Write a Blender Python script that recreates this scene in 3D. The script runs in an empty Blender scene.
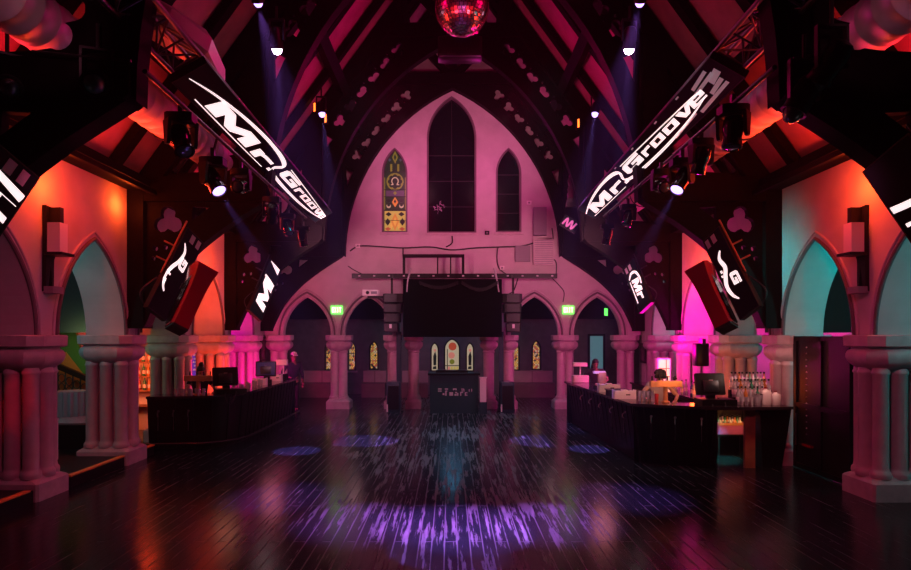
import bpy, bmesh, math, random
from mathutils import Vector, Matrix, Euler
random.seed(7)
PI = math.pi
SC = bpy.context.scene
COL = SC.collection
CAMX, CAMZ, FPX, VPX, VPY = -0.08, 2.3, 620.0, 450.0, 335.0

def P(px, py, Y):
    """a point of the hall seen at a photograph pixel, Y metres into the hall (measuring aid)"""
    return Vector((CAMX + (px - VPX) * Y / FPX, Y, CAMZ + (VPY - py) * Y / FPX))

# ------------------------------------------------------------------ materials
def _set(b, k, v):
    if k in b.inputs:
        b.inputs[k].default_value = v

def mat(name, col, rough=0.6, metal=0.0, emit=None, es=0.0, noise=0.0, nscale=4.0, spec=0.5, trans=0.0, bump=0.0, coat=0.0):
    m = bpy.data.materials.new(name)
    m.use_nodes = True
    nt = m.node_tree
    b = nt.nodes['Principled BSDF']
    _set(b, 'Base Color', (*col, 1)); _set(b, 'Roughness', rough); _set(b, 'Metallic', metal)
    _set(b, 'Specular IOR Level', spec); _set(b, 'Transmission Weight', trans); _set(b, 'Coat Weight', coat)
    if emit:
        _set(b, 'Emission Color', (*emit, 1)); _set(b, 'Emission Strength', es)
    if noise or bump:
        tc = nt.nodes.new('ShaderNodeTexCoord')
        n = nt.nodes.new('ShaderNodeTexNoise')
        n.inputs['Scale'].default_value = nscale; n.inputs['Detail'].default_value = 6
        nt.links.new(tc.outputs['Object'], n.inputs['Vector'])
        if noise:
            r = nt.nodes.new('ShaderNodeValToRGB')
            r.color_ramp.elements[0].position = 0.3; r.color_ramp.elements[1].position = 0.72
            r.color_ramp.elements[0].color = (*[c * (1 - noise) for c in col], 1)
            r.color_ramp.elements[1].color = (*[min(1, c * (1 + noise)) for c in col], 1)
            nt.links.new(n.outputs['Fac'], r.inputs['Fac']); nt.links.new(r.outputs['Color'], b.inputs['Base Color'])
        if bump:
            bp = nt.nodes.new('ShaderNodeBump'); bp.inputs['Strength'].default_value = bump; bp.inputs['Distance'].default_value = 0.02
            nt.links.new(n.outputs['Fac'], bp.inputs['Height']); nt.links.new(bp.outputs['Normal'], b.inputs['Normal'])
    return m

M = {}
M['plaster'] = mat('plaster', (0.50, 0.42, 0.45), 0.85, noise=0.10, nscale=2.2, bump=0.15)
M['stone'] = mat('stone', (0.46, 0.37, 0.40), 0.7, noise=0.14, nscale=7, bump=0.2)
M['shaft'] = mat('shaft', (0.46, 0.36, 0.39), 0.42, noise=0.10, nscale=6)
M['timber'] = mat('timber', (0.0045, 0.0035, 0.004), 0.6, noise=0.4, nscale=9, spec=0.06)
M['roofboard'] = mat('roofboard', (0.42, 0.17, 0.24), 0.8, noise=0.15, nscale=3)
M['moulding'] = mat('moulding', (0.13, 0.09, 0.11), 0.6, noise=0.1)
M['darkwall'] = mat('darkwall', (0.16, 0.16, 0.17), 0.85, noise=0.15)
M['aisle_shade'] = mat('aisle_shade', (0.035, 0.04, 0.045), 0.9, spec=0.1)  # shade of the unlit aisle put into a dark wall colour
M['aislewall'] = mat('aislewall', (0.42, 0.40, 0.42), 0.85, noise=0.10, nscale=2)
M['black'] = mat('black', (0.005, 0.005, 0.006), 0.45, spec=0.3)
M['blackmatte'] = mat('blackmatte', (0.003, 0.003, 0.004), 0.9, spec=0.05)
M['blackgloss'] = mat('blackgloss', (0.010, 0.010, 0.012), 0.18)
M['darkmetal'] = mat('darkmetal', (0.05, 0.05, 0.055), 0.35, 0.8)
M['steel'] = mat('steel', (0.42, 0.40, 0.42), 0.3, 1.0)
M['alu'] = mat('alu', (0.16, 0.14, 0.15), 0.38, 0.9)
M['galv'] = mat('galv', (0.55, 0.52, 0.55), 0.5, 0.35, noise=0.08)
M['chrome'] = mat('chrome', (0.8, 0.8, 0.8), 0.08, 1.0)
M['mirror'] = mat('mirror', (0.9, 0.45, 0.50), 0.24, 1.0)
M['redgloss'] = mat('redgloss', (0.26, 0.003, 0.018), 0.22, coat=0.5)
M['white'] = mat('white', (0.75, 0.72, 0.70), 0.5)
M['paper'] = mat('paper', (0.8, 0.7, 0.72), 0.7)
M['grey'] = mat('grey', (0.22, 0.20, 0.23), 0.6)
M['screenface'] = mat('screenface', (0.003, 0.010, 0.012), 0.6, spec=0.12)
M['logo'] = mat('logo', (0.8, 0.7, 0.7), 0.4, emit=(1.0, 0.80, 0.80), es=1.15)
M['logoflash'] = mat('logoflash', (0.8, 0.8, 0.8), 0.4, emit=(0.75, 0.70, 0.80), es=0.13)
M['logopink'] = mat('logopink', (0.3, 0.05, 0.2), 0.4, emit=(0.8, 0.2, 0.55), es=0.5)
M['tape'] = mat('tape', (0.55, 0.52, 0.56), 0.7)
M['lens_on'] = mat('lens_on', (0.5, 0.4, 0.9), 0.2, emit=(0.50, 0.32, 1.0), es=3)
M['lens_white'] = mat('lens_white', (0.9, 0.8, 0.9), 0.2, emit=(1.0, 0.72, 1.0), es=22)
M['lens_off'] = mat('lens_off', (0.12, 0.16, 0.18), 0.06, 0.4, coat=1.0)
M['lens_teal'] = mat('lens_teal', (0.03, 0.12, 0.12), 0.25)
M['led_orange'] = mat('led_orange', (0.8, 0.2, 0.02), 0.4, emit=(1.0, 0.16, 0.02), es=3.5)
M['exit_green'] = mat('exit_green', (0.2, 0.5, 0.05), 0.5, emit=(0.09, 0.72, 0.09), es=2.4)
M['exit_letter'] = mat('exit_letter', (0.9, 1.0, 0.6), 0.5, emit=(0.75, 1.0, 0.5), es=3.0)
M['nosing'] = mat('nosing', (0.70, 0.28, 0.05), 0.6, noise=0.2, nscale=8)
M['wood'] = mat('wood', (0.42, 0.20, 0.09), 0.45, noise=0.25, nscale=6)
M['glassdark'] = mat('glassdark', (0.006, 0.010, 0.012), 0.12, coat=0.4)
M['lead'] = mat('lead', (0.012, 0.012, 0.014), 0.6)
for nm, c, s in (('pane_amber', (0.95, 0.48, 0.10), .55), ('pane_gold', (0.85, 0.62, 0.14), .42), ('pane_orange', (0.95, 0.32, 0.06), .45),
                 ('pane_green', (0.03, 0.08, 0.04), .14), ('pane_olive', (0.40, 0.40, 0.05), .28), ('pane_violet', (0.20, 0.11, 0.22), .2),
                 ('pane_cream', (0.90, 0.72, 0.48), .38), ('pane_rose', (0.85, 0.28, 0.22), .50), ('pane_blue', (0.12, 0.16, 0.22), .3),
                 ('pane_red', (0.70, 0.10, 0.05), .45), ('pane_dark', (0.02, 0.03, 0.03), .2)):
    M[nm] = mat(nm, [x * .3 for x in c], 0.3, emit=c, es=s)
def glassmat(name, col, tr=0.85):
    return mat(name, col, 0.06, 0, trans=tr)
M['glass'] = glassmat('glass', (0.85, 0.9, 0.92))
M['bottle_green'] = mat('bottle_green', (0.03, 0.25, 0.12), 0.08, coat=0.5)
M['bottle_amber'] = mat('bottle_amber', (0.45, 0.18, 0.03), 0.08, coat=0.5)
M['bottle_clear'] = mat('bottle_clear', (0.65, 0.70, 0.72), 0.08, coat=0.5, trans=0.4)
M['bottle_blue'] = mat('bottle_blue', (0.05, 0.10, 0.35), 0.08, coat=0.5)
M['bottle_red'] = mat('bottle_red', (0.45, 0.04, 0.04), 0.08, coat=0.5)
M['cable'] = mat('cable', (0.012, 0.012, 0.014), 0.6)
M['cablepale'] = mat('cablepale', (0.35, 0.30, 0.32), 0.5)
M['skin'] = mat('skin', (0.50, 0.28, 0.19), 0.55)
M['skindark'] = mat('skindark', (0.20, 0.10, 0.07), 0.55)
M['hair'] = mat('hair', (0.008, 0.006, 0.006), 0.6)
M['cloth_black'] = mat('cloth_black', (0.012, 0.012, 0.015), 0.9)
M['cloth_navy'] = mat('cloth_navy', (0.015, 0.02, 0.04), 0.9)
M['cloth_grey'] = mat('cloth_grey', (0.35, 0.30, 0.32), 0.9)
M['eye'] = mat('eye', (0.02, 0.015, 0.012), 0.2)
M['lip'] = mat('lip', (0.35, 0.10, 0.09), 0.5)
M['upholstery'] = mat('upholstery', (0.50, 0.34, 0.38), 0.75, noise=0.1)
M['upholstery_dark'] = mat('upholstery_dark', (0.22, 0.12, 0.15), 0.75, noise=0.1)
M['teal_counter'] = mat('teal_counter', (0.005, 0.045, 0.055), 0.5)
M['barfront'] = mat('barfront', (0.005, 0.004, 0.005), 0.42, spec=0.3, noise=0.3, nscale=8)
M['bartop'] = mat('bartop', (0.025, 0.018, 0.024), 0.14, coat=0.4)
M['green_paint'] = mat('green_paint', (0.06, 0.16, 0.03), 0.7)
M['orange_paint'] = mat('orange_paint', (0.55, 0.16, 0.03), 0.7)
M['teal_drum'] = mat('teal_drum', (0.32, 0.38, 0.42), 0.5)
M['crate'] = mat('crate', (0.35, 0.08, 0.30), 0.6)
M['shelf'] = mat('shelf', (0.30, 0.14, 0.08), 0.6)
M['bluescreen'] = mat('bluescreen', (0.012, 0.012, 0.07), 0.3, emit=(0.05, 0.06, 0.32), es=0.07)
M['violetbanner'] = mat('violetbanner', (0.10, 0.03, 0.35), 0.6, emit=(0.16, 0.05, 0.6), es=0.5)  # violet light on the banner given as colour and glow
M['warmpane'] = mat('warmpane', (0.9, 0.6, 0.3), 0.4, emit=(1.0, 0.62, 0.28), es=1.3)
M['tealpane'] = mat('tealpane', (0.1, 0.25, 0.28), 0.4, emit=(0.14, 0.34, 0.40), es=0.35)

# ------------------------------------------------------------------ mesh building
class MB:
    def __init__(s):
        s.v, s.f, s.mi = [], [], []
        s.cur = 0
    def add(s, vs, fs):
        n = len(s.v)
        s.v += [tuple(x) for x in vs]
        for f in fs:
            s.f.append([n + i for i in f]); s.mi.append(s.cur)
        return s
    def box(s, x0, x1, y0, y1, z0, z1):
        return s.hexa([(x0, y0, z0), (x1, y0, z0), (x1, y1, z0), (x0, y1, z0)], [(x0, y0, z1), (x1, y0, z1), (x1, y1, z1), (x0, y1, z1)])
    def hexa(s, a, b):
        return s.add(list(a) + list(b), [(3, 2, 1, 0), (4, 5, 6, 7), (0, 1, 5, 4), (1, 2, 6, 5), (2, 3, 7, 6), (3, 0, 4, 7)])
    def obox(s, c, ax, ay, az):
        """box about centre c with half-axis vectors"""
        c, ax, ay, az = Vector(c), Vector(ax), Vector(ay), Vector(az)
        return s.hexa([c - ax - ay - az, c + ax - ay - az, c + ax + ay - az, c - ax + ay - az], [c - ax - ay + az, c + ax - ay + az, c + ax + ay + az, c - ax + ay + az])
    def bbox(s, c, ax, ay, az, b=0.2):
        """box with chamfered vertical edges (profile in ax/ay), chamfered top and bottom"""
        c, ax, ay, az = Vector(c), Vector(ax), Vector(ay), Vector(az)
        k = 1 - b
        ring = [(1, -k), (1, k), (k, 1), (-k, 1), (-1, k), (-1, -k), (-k, -1), (k, -1)]
        rows = []
        for t, sc in ((-1, .94), (-.94, 1), (.94, 1), (1, .94)):
            rows.append([c + ax * (x * sc) + ay * (y * sc) + az * t for x, y in ring])
        return s.rows(rows)
    def rows(s, rows, caps=True, closed=True):
        n = len(rows[0]); vs = [p for r in rows for p in r]; fs = []
        for i in range(len(rows) - 1):
            for j in range(n if closed else n - 1):
                a, b = i * n + j, i * n + (j + 1) % n
                fs.append((a, b, b + n, a + n))
        if caps:
            fs.append(tuple(range(n - 1, -1, -1))); fs.append(tuple((len(rows) - 1) * n + j for j in range(n)))
        return s.add(vs, fs)
    def cyl(s, p0, p1, r0, r1=None, n=14, caps=True):
        return s.tube([p0, p1], [r0, r0 if r1 is None else r1], n, caps)
    def tube(s, pts, r, n=10, caps=True):
        pts = [Vector(p) for p in pts]
        rs = r if isinstance(r, (list, tuple)) else [r] * len(pts)
        rows = []; prev = None
        for i, p in enumerate(pts):
            d = (pts[min(i + 1, len(pts) - 1)] - pts[max(i - 1, 0)])
            d = d.normalized() if d.length > 1e-9 else Vector((0, 0, 1))
            if prev is None:
                u = d.orthogonal().normalized()
            else:
                u = (prev - d * prev.dot(d)); u = u.normalized() if u.length > 1e-6 else d.orthogonal().normalized()
            prev = u; w = d.cross(u)
            rows.append([p + (u * math.cos(2 * PI * k / n) + w * math.sin(2 * PI * k / n)) * rs[i] for k in range(n)])
        return s.rows(rows, caps)
    def lathe(s, prof, c=(0, 0, 0), n=16, axis=None):
        """prof: (radius, height) pairs about the vertical through c, or about axis"""
        c = Vector(c); az = Vector(axis).normalized() if axis else Vector((0, 0, 1))
        ux = az.orthogonal().normalized() if axis else Vector((1, 0, 0)); uy = az.cross(ux)
        return s.rows([[c + az * h + (ux * math.cos(2 * PI * k / n) + uy * math.sin(2 * PI * k / n)) * max(r, 1e-4) for k in range(n)] for r, h in prof])
    def sphere(s, c, r, n=16, m=10, sx=1, sy=1, sz=1):
        c = Vector(c)
        rows = [[c + Vector((math.sin(PI * i / m) * math.cos(2 * PI * k / n) * sx, math.sin(PI * i / m) * math.sin(2 * PI * k / n) * sy, -math.cos(PI * i / m) * sz)) * r for k in range(n)] for i in range(1, m)]
        return s.rows(rows)
    def poly(s, pts):
        return s.add(pts, [tuple(range(len(pts)))])
    def prism(s, pts2, f, d0, d1):
        """2-D polygon pulled from depth d0 to d1; f(x, y, d) gives the 3-D point"""
        n = len(pts2)
        vs = [f(x, y, d0) for x, y in pts2] + [f(x, y, d1) for x, y in pts2]
        return s.add(vs, [tuple(range(n - 1, -1, -1)), tuple(range(n, 2 * n))] + [(i, (i + 1) % n, n + (i + 1) % n, n + i) for i in range(n)])
    def mesh(s, me):
        return s.add([v.co for v in me.vertices], [tuple(p.vertices) for p in me.polygons])

WP = {}
def link(o, parent=None):
    COL.objects.link(o)
    if parent is not None:
        o.parent = parent
    return o
def obj(name, mb, m, parent=None, smooth=True, angle=40, recalc=True):
    """link a mesh built in hall coordinates as one object under its thing"""
    me = bpy.data.meshes.new(name)
    off = WP.get(parent.name, Vector()) if parent is not None else Vector()
    if isinstance(mb, MB):
        me.from_pydata([tuple(Vector(v) - off) for v in mb.v], [], mb.f)
        ms = m if isinstance(m, (list, tuple)) else [m]
        for x in ms:
            me.materials.append(x)
        if len(ms) > 1:
            me.polygons.foreach_set('material_index', mb.mi)
    if recalc:
        bm = bmesh.new(); bm.from_mesh(me); bmesh.ops.recalc_face_normals(bm, faces=bm.faces[:]); bm.to_mesh(me); bm.free()
    if smooth:
        me.polygons.foreach_set('use_smooth', [True] * len(me.polygons))
        me.set_sharp_from_angle(angle=math.radians(angle))
    o = link(bpy.data.objects.new(name, me), parent)
    WP[o.name] = off
    return o
def tag(o, label, cat, group=None, kind=None):
    o['label'] = label; o['category'] = cat
    if group: o['group'] = group
    if kind: o['kind'] = kind
    return o
def thing(name, label, cat, loc=(0, 0, 0), group=None, kind=None):
    o = bpy.data.objects.new(name, None); o.empty_display_size = 0.1
    o.location = loc; link(o); WP[o.name] = Vector(loc)
    return tag(o, label, cat, group, kind)
def struct(name, mb, m, parent=None, label=None, **k):
    o = obj(name, mb, m, parent, **k)
    if parent is None: o['kind'] = 'structure'
    if label: o['label'] = label
    return o
def single(name, mb, m, label, cat, group=None, loc=None, **k):
    o = obj(name, mb, m, None, **k)
    return tag(o, label, cat, group)
def dup(root, loc=None, rotz=None, label=None, group=None, scale=None):
    def cp(o, par):
        c = o.copy(); COL.objects.link(c)
        if par is not None: c.parent = par
        for ch in o.children: cp(ch, c)
        return c
    r = cp(root, None)
    if loc is not None: r.location = loc
    if rotz is not None: r.rotation_euler = (0, 0, rotz)
    if label: r['label'] = label
    if group: r['group'] = group
    if scale: r.scale = scale
    return r

def curvefill(polys, depth, f):
    """flat outline with holes (first polygon the outline) given a thickness; f maps (x, y, d) to the hall; returns an MB"""
    cu = bpy.data.curves.new('tmp', 'CURVE'); cu.dimensions = '2D'; cu.fill_mode = 'BOTH'; cu.extrude = depth / 2
    for poly in polys:
        sp = cu.splines.new('POLY'); sp.points.add(len(poly) - 1)
        for i, (x, y) in enumerate(poly): sp.points[i].co = (x, y, 0, 1)
        sp.use_cyclic_u = True
    o = bpy.data.objects.new('tmp', cu); COL.objects.link(o)
    dg = bpy.context.evaluated_depsgraph_get()
    me = bpy.data.meshes.new_from_object(o.evaluated_get(dg))
    b = MB()
    b.add([f(v.co.x, v.co.y, v.co.z) for v in me.vertices], [tuple(p.vertices) for p in me.polygons])
    bpy.data.objects.remove(o); bpy.data.curves.remove(cu); bpy.data.meshes.remove(me)
    return b
def arch_pts(s, h, n=14):
    """pointed arch from (-s,0) over (0,h) to (s,0)"""
    R = (s * s + h * h) / (2 * s); t1 = math.acos((R - s) / R)
    right = [(-(R - s) + R * math.cos(t1 * i / n), R * math.sin(t1 * i / n)) for i in range(n + 1)]
    return [(-x, y) for x, y in right] + right[::-1][1:]
def circ(cx, cy, r, n=14, a0=0.0):
    return [(cx + r * math.cos(a0 + 2 * PI * k / n), cy + r * math.sin(a0 + 2 * PI * k / n)) for k in range(n)]
def trefoil(cx, cy, r, d, a0=PI / 2, n=9):
    """three-lobed outline"""
    out = []
    for k in range(3):
        a = a0 + k * 2 * PI / 3
        ox, oy = cx + d * math.cos(a), cy + d * math.sin(a)
        for i in range(n):
            b = a - 2.0 + 4.0 * i / (n - 1)
            out.append((ox + r * math.cos(b), oy + r * math.sin(b)))
    return out
def catmull(pts, n=8):
    out = []
    pts = [tuple(p) for p in pts]; q = [pts[0]] + pts + [pts[-1]]
    for i in range(1, len(q) - 2):
        for k in range(n):
            t = k / n
            out.append(tuple(0.5 * ((2 * b) + (-a + c) * t + (2 * a - 5 * b + 4 * c - d) * t * t + (-a + 3 * b - 3 * c + d) * t ** 3) for a, b, c, d in zip(q[i - 1], q[i], q[i + 1], q[i + 2])))
    out.append(pts[-1])
    return out
def cable(name, pts, r, m, label, cat='cable', group=None):
    return single(name, MB().tube(catmull(pts, 6), r, 6), m, label, cat, group)
XZ = lambda y0: (lambda x, z, d: (x, y0 + d, z))
YZ = lambda x0: (lambda y, z, d: (x0 + d, y, z))

# ------------------------------------------------------------------ lights
def _light(kind, loc, col, w, name):
    d = bpy.data.lights.new(name, kind); d.color = col; d.energy = w
    o = bpy.data.objects.new(name, d); o.location = loc; COL.objects.link(o)
    return o, d
def spot(loc, to, col, w, ang=40, blend=0.5, r=0.04, name='beam_light'):
    o, d = _light('SPOT', loc, col, w, name)
    d.spot_size = math.radians(ang); d.spot_blend = blend; d.shadow_soft_size = r
    o.rotation_euler = (Vector(to) - Vector(loc)).to_track_quat('-Z', 'Y').to_euler()
    return o
def point(loc, col, w, r=0.08, name='glow_light'):
    o, d = _light('POINT', loc, col, w, name); d.shadow_soft_size = r
    return o
def area(loc, to, col, w, sx, sy, name='wash_light', spread=180):
    o, d = _light('AREA', loc, col, w, name); d.shape = 'RECTANGLE'; d.size = sx; d.size_y = sy; d.spread = math.radians(spread)
    o.rotation_euler = (Vector(to) - Vector(loc)).to_track_quat('-Z', 'Y').to_euler()
    return o
HAZE = 0.0018
# ================================================================== camera
cd = bpy.data.cameras.new('camera'); cam = bpy.data.objects.new('camera', cd); COL.objects.link(cam)
cam.location = (CAMX, 0, CAMZ); cam.rotation_euler = (PI / 2, 0, 0)
cd.sensor_width = 36; cd.lens = FPX / 911 * 36; cd.shift_x = 5.5 / 911; cd.shift_y = 50 / 911; cd.clip_start = 0.05
SC.camera = cam

# ================================================================== the setting
XI, XO = 5.85, 6.55                       # arcade wall, nave face and aisle face
PIER = [6.48, 8.87, 11.25, 13.63, 16.02, 18.40]
YW = 19.25                                # far arcade wall
HALF, RISE, SPR, TOP = 0.955, 1.55, 2.30, 4.93

def floor_material():
    m = bpy.data.materials.new('worn_black_planks'); m.use_nodes = True
    nt = m.node_tree; N = nt.nodes; L = nt.links; b = N['Principled BSDF']
    tc = N.new('ShaderNodeTexCoord'); sep = N.new('ShaderNodeSeparateXYZ'); L.new(tc.outputs['Object'], sep.inputs[0])
    cmb = N.new('ShaderNodeCombineXYZ'); L.new(sep.outputs['Y'], cmb.inputs['X']); L.new(sep.outputs['X'], cmb.inputs['Y'])
    br = N.new('ShaderNodeTexBrick'); L.new(cmb.outputs[0], br.inputs['Vector'])
    br.offset = 0.37; br.inputs['Scale'].default_value = 1.0; br.inputs['Brick Width'].default_value = 2.3; br.inputs['Row Height'].default_value = 0.14
    br.inputs['Mortar Size'].default_value = 0.008; br.inputs['Mortar Smooth'].default_value = 0.3; br.inputs['Bias'].default_value = 0
    br.inputs['Color1'].default_value = (0, 0, 0, 1); br.inputs['Color2'].default_value = (1, 1, 1, 1); br.inputs['Mortar'].default_value = (0.5, 0.5, 0.5, 1)
    mp = N.new('ShaderNodeMapping'); mp.inputs['Scale'].default_value = (15.0, 0.9, 1); L.new(tc.outputs['Object'], mp.inputs['Vector'])
    n1 = N.new('ShaderNodeTexNoise'); n1.inputs['Scale'].default_value = 1.0; n1.inputs['Detail'].default_value = 8; n1.inputs['Roughness'].default_value = 0.68
    L.new(mp.outputs[0], n1.inputs['Vector'])
    n2 = N.new('ShaderNodeTexNoise'); n2.inputs['Scale'].default_value = 0.33; n2.inputs['Detail'].default_value = 2
    L.new(tc.outputs['Object'], n2.inputs['Vector'])
    def math_(op, a, c, clamp=False):
        x = N.new('ShaderNodeMath'); x.operation = op; x.use_clamp = clamp
        for i, q in enumerate((a, c)):
            if isinstance(q, (int, float)): x.inputs[i].default_value = q
            else: L.new(q, x.inputs[i])
        return x.outputs[0]
    # the dance floor's middle is the most worn
    ax = math_('ABSOLUTE', sep.outputs['X'], 0)
    reg = N.new('ShaderNodeMapRange'); L.new(ax, reg.inputs['Value']); reg.inputs['From Min'].default_value = 4.6; reg.inputs['From Max'].default_value = 1.2
    reg.inputs['To Min'].default_value = -0.16; reg.inputs['To Max'].default_value = 0.07; reg.clamp = True
    s0 = math_('ADD', n1.outputs['Fac'], reg.outputs[0])
    s1 = math_('ADD', s0, math_('MULTIPLY', math_('SUBTRACT', n2.outputs['Fac'], 0.5), 0.45))
    s2 = math_('ADD', s1, math_('MULTIPLY', br.outputs['Color'], 0.05))
    worn = N.new('ShaderNodeMapRange'); L.new(s2, worn.inputs['Value']); worn.inputs['From Min'].default_value = 0.60; worn.inputs['From Max'].default_value = 0.76; worn.clamp = True
    # plank edges: paint rubbed off, plus the light they catch painted in
    edge = math_('MULTIPLY', br.outputs['Fac'], math_('MULTIPLY', math_('SUBTRACT', s2, 0.36), 5.0, True), True)
    wear_glint = math_('MAXIMUM', worn.outputs[0], math_('MULTIPLY', edge, 0.45), True)
    mix = N.new('ShaderNodeMix'); mix.data_type = 'RGBA'; L.new(wear_glint, mix.inputs['Factor'])
    mix.inputs['A'].default_value = (0.008, 0.013, 0.016, 1); mix.inputs['B'].default_value = (0.20, 0.18, 0.20, 1)
    L.new(mix.outputs['Result'], b.inputs['Base Color'])
    ro = N.new('ShaderNodeMapRange'); L.new(wear_glint, ro.inputs['Value']); b.inputs['Specular IOR Level'].default_value = 0.35; ro.inputs['To Min'].default_value = 0.19; ro.inputs['To Max'].default_value = 0.55
    ro2 = math_('ADD', ro.outputs[0], math_('MULTIPLY', math_('SUBTRACT', n1.outputs['Fac'], 0.5), 0.15))
    L.new(ro2, b.inputs['Roughness'])
    bp = N.new('ShaderNodeBump'); bp.inputs['Strength'].default_value = 0.22; bp.inputs['Distance'].default_value = 0.01
    hgt = math_('SUBTRACT', math_('MULTIPLY', n1.outputs['Fac'], 0.35), br.outputs['Fac'])
    L.new(hgt, bp.inputs['Height']); L.new(bp.outputs['Normal'], b.inputs['Normal'])
    return m
M['floor'] = floor_material()
struct('floor', MB().box(-9.6, 9.6, -1.5, 24.6, -0.2, 0.0), M['floor'], smooth=False)
pl = struct('floor_left', MB().box(-9.4, -5.80, 2.0, 11.95, 0.0, 0.17), M['barfront'], smooth=False)
pl['label'] = 'raised black aisle floor behind the yellow edges'

def side_wall(sx, name):
    y0, y1 = PIER[0] - 0.24, YW
    out = [(y0, SPR), (y0, TOP), (y1, TOP), (y1, SPR)]
    for a, b_ in reversed(list(zip(PIER, PIER[1:]))):
        c = (a + b_) / 2
        out += [(c + u, SPR + v) for u, v in reversed(arch_pts(HALF, RISE))]
    xm = sx * (XI + XO) / 2
    w = struct(name, curvefill([out], XO - XI, YZ(xm)), M['plaster'], smooth=False)
    # moulded rings round each arch, on the nave face
    for a, b_ in zip(PIER, PIER[1:]):
        c = (a + b_) / 2
        for k, (e, rr) in enumerate(((0.012, 0.030), (0.10, 0.022))):
            pts = [(sx * (XI - 0.006), c + u, SPR + v) for u, v in arch_pts(HALF + e, RISE + e * 1.25, 16)]
            r_ = obj('arch_moulding', MB().tube(pts, rr, 8), M['moulding'] if k == 0 else M['plaster'], w)
            if k == 0: r_['label'] = 'dark moulded edge of an arch'
    return w
WL = side_wall(-1, 'wall_left'); WR = side_wall(1, 'wall_right')

# far wall: arcade below, three lancets above, gable on top
AR = [(-4.52, .80, 1.24), (-2.60, .80, 1.24), (-0.03, 1.05, 1.15), (2.54, .80, 1.24), (4.50, .80, 1.24)]
LAN = [(-0.03, .77, 5.46, 8.40, 1.32), (-1.80, .40, 5.48, 7.30, .82), (1.74, .40, 5.48, 7.30, .82)]
out = [(-9.4, SPR), (-9.4, 4.75), (-XI, 4.75), (-XI, TOP), (0, 12.95), (XI, TOP), (XI, 4.75), (9.4, 4.75), (9.4, SPR)]
for c, s, h in reversed(AR):
    out += [(c + u, SPR + v) for u, v in reversed(arch_pts(s, h))]
holes = [[(c - s, z0)] + [(c + u, z1 + v) for u, v in arch_pts(s, h)] + [(c + s, z0)] for c, s, z0, z1, h in LAN]
WB = struct('wall_back', curvefill([out] + holes, 0.5, XZ(YW + 0.25)), M['plaster'], smooth=False)
for i, (c, s, h) in enumerate(AR):
    if i == 2: continue
    for k, (e, rr) in enumerate(((0.0, 0.035), (0.09, 0.03), (.16, .022))):
        pts = [(c + u, YW - 0.006, SPR + v) for u, v in arch_pts(s - .03 + e, h - .03 + e * 1.2, 16)]
        obj('arch_moulding', MB().tube(pts, rr, 8), M['moulding'] if k == 1 else M['stone'], WB)
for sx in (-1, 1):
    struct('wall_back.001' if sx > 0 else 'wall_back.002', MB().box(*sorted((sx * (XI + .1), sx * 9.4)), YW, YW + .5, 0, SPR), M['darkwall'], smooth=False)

def window(idx, c, s, z0, z1, h, y, depth, pieces, frame_m, parent_label):
    """recessed lancet: frame ring, pane of glass pieces with lead"""
    w = bpy.data.objects.new('window_%d' % idx, None); link(w); w.location = (c, y, z0); WP[w.name] = Vector((c, y, z0)); w['kind'] = 'structure'; w['label'] = parent_label
    ring_o = [(c - s, z0)] + [(c + u, z1 + v) for u, v in arch_pts(s, h)] + [(c + s, z0)]
    i_ = .055
    ring_i = [(c - s + i_, z0 + i_)] + [(c + u, z1 + v) for u, v in arch_pts(s - i_, h - i_)] + [(c + s - i_, z0 + i_)]
    obj('window_frame', curvefill([ring_o, ring_i], depth, XZ(y + .10)), frame_m, w, smooth=False)
    obj('window_sill', MB().box(c - s - .06, c + s + .06, y - .05, y + .30, z0 - .06, z0 + .01), M['stone'], w)
    glass = MB(); mats = []
    for poly, mm, dy in pieces:
        if mm not in mats: mats.append(mm)
        glass.cur = mats.index(mm)
        glass.prism(poly, XZ(0), y + .16 - dy, y + .19 - dy)
    obj('window_pane', glass, [M[x] for x in mats], w, smooth=False)
    return w
def lancet_outline(c, s, z0, z1, h):
    return [(c - s, z0)] + [(c + u, z1 + v) for u, v in arch_pts(s, h)] + [(c + s, z0)]

c, s, z0, z1, h = LAN[0]
scrib = []
random.seed(3)
for k in range(16):
    a = random.uniform(0, 6.3); r = random.uniform(.02, .2); x, z = -.42 + r * math.cos(a), 6.28 + r * math.sin(a) * .8; t = random.uniform(0, 3)
    scrib.append(([(x - .05 * math.cos(t), z - .05 * math.sin(t)), (x + .05 * math.cos(t), z + .05 * math.sin(t)), (x + .05 * math.cos(t) + .012, z + .05 * math.sin(t) + .015), (x - .05 * math.cos(t) + .012, z - .05 * math.sin(t) + .015)], 'tape', .012))
muntin = [([(-.04, z0), (-.02, z0), (-.02, z1 + h - .1), (-.04, z1 + h - .1)], 'lead', .008)] + [([(c - s, z), (c + s, z), (c + s, z + .02), (c - s, z + .02)], 'lead', .008) for z in (6.3, 7.1, 7.9)]
window(1, c, s, z0, z1, h, YW, .2, [(lancet_outline(c, s - .03, z0, z1, h - .03), 'glassdark', 0)] + muntin + scrib, M['moulding'], 'tall dark centre lancet window')
c, s, z0, z1, h = LAN[2]
window(2, c, s, z0, z1, h, YW, .2, [(lancet_outline(c, s - .03, z0, z1, h - .03), 'glassdark', 0)] + [([(c - s, z), (c + s, z), (c + s, z + .02), (c - s, z + .02)], 'lead', .008) for z in (6.1, 6.7, 7.3)], M['moulding'], 'small dark right lancet window')
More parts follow.
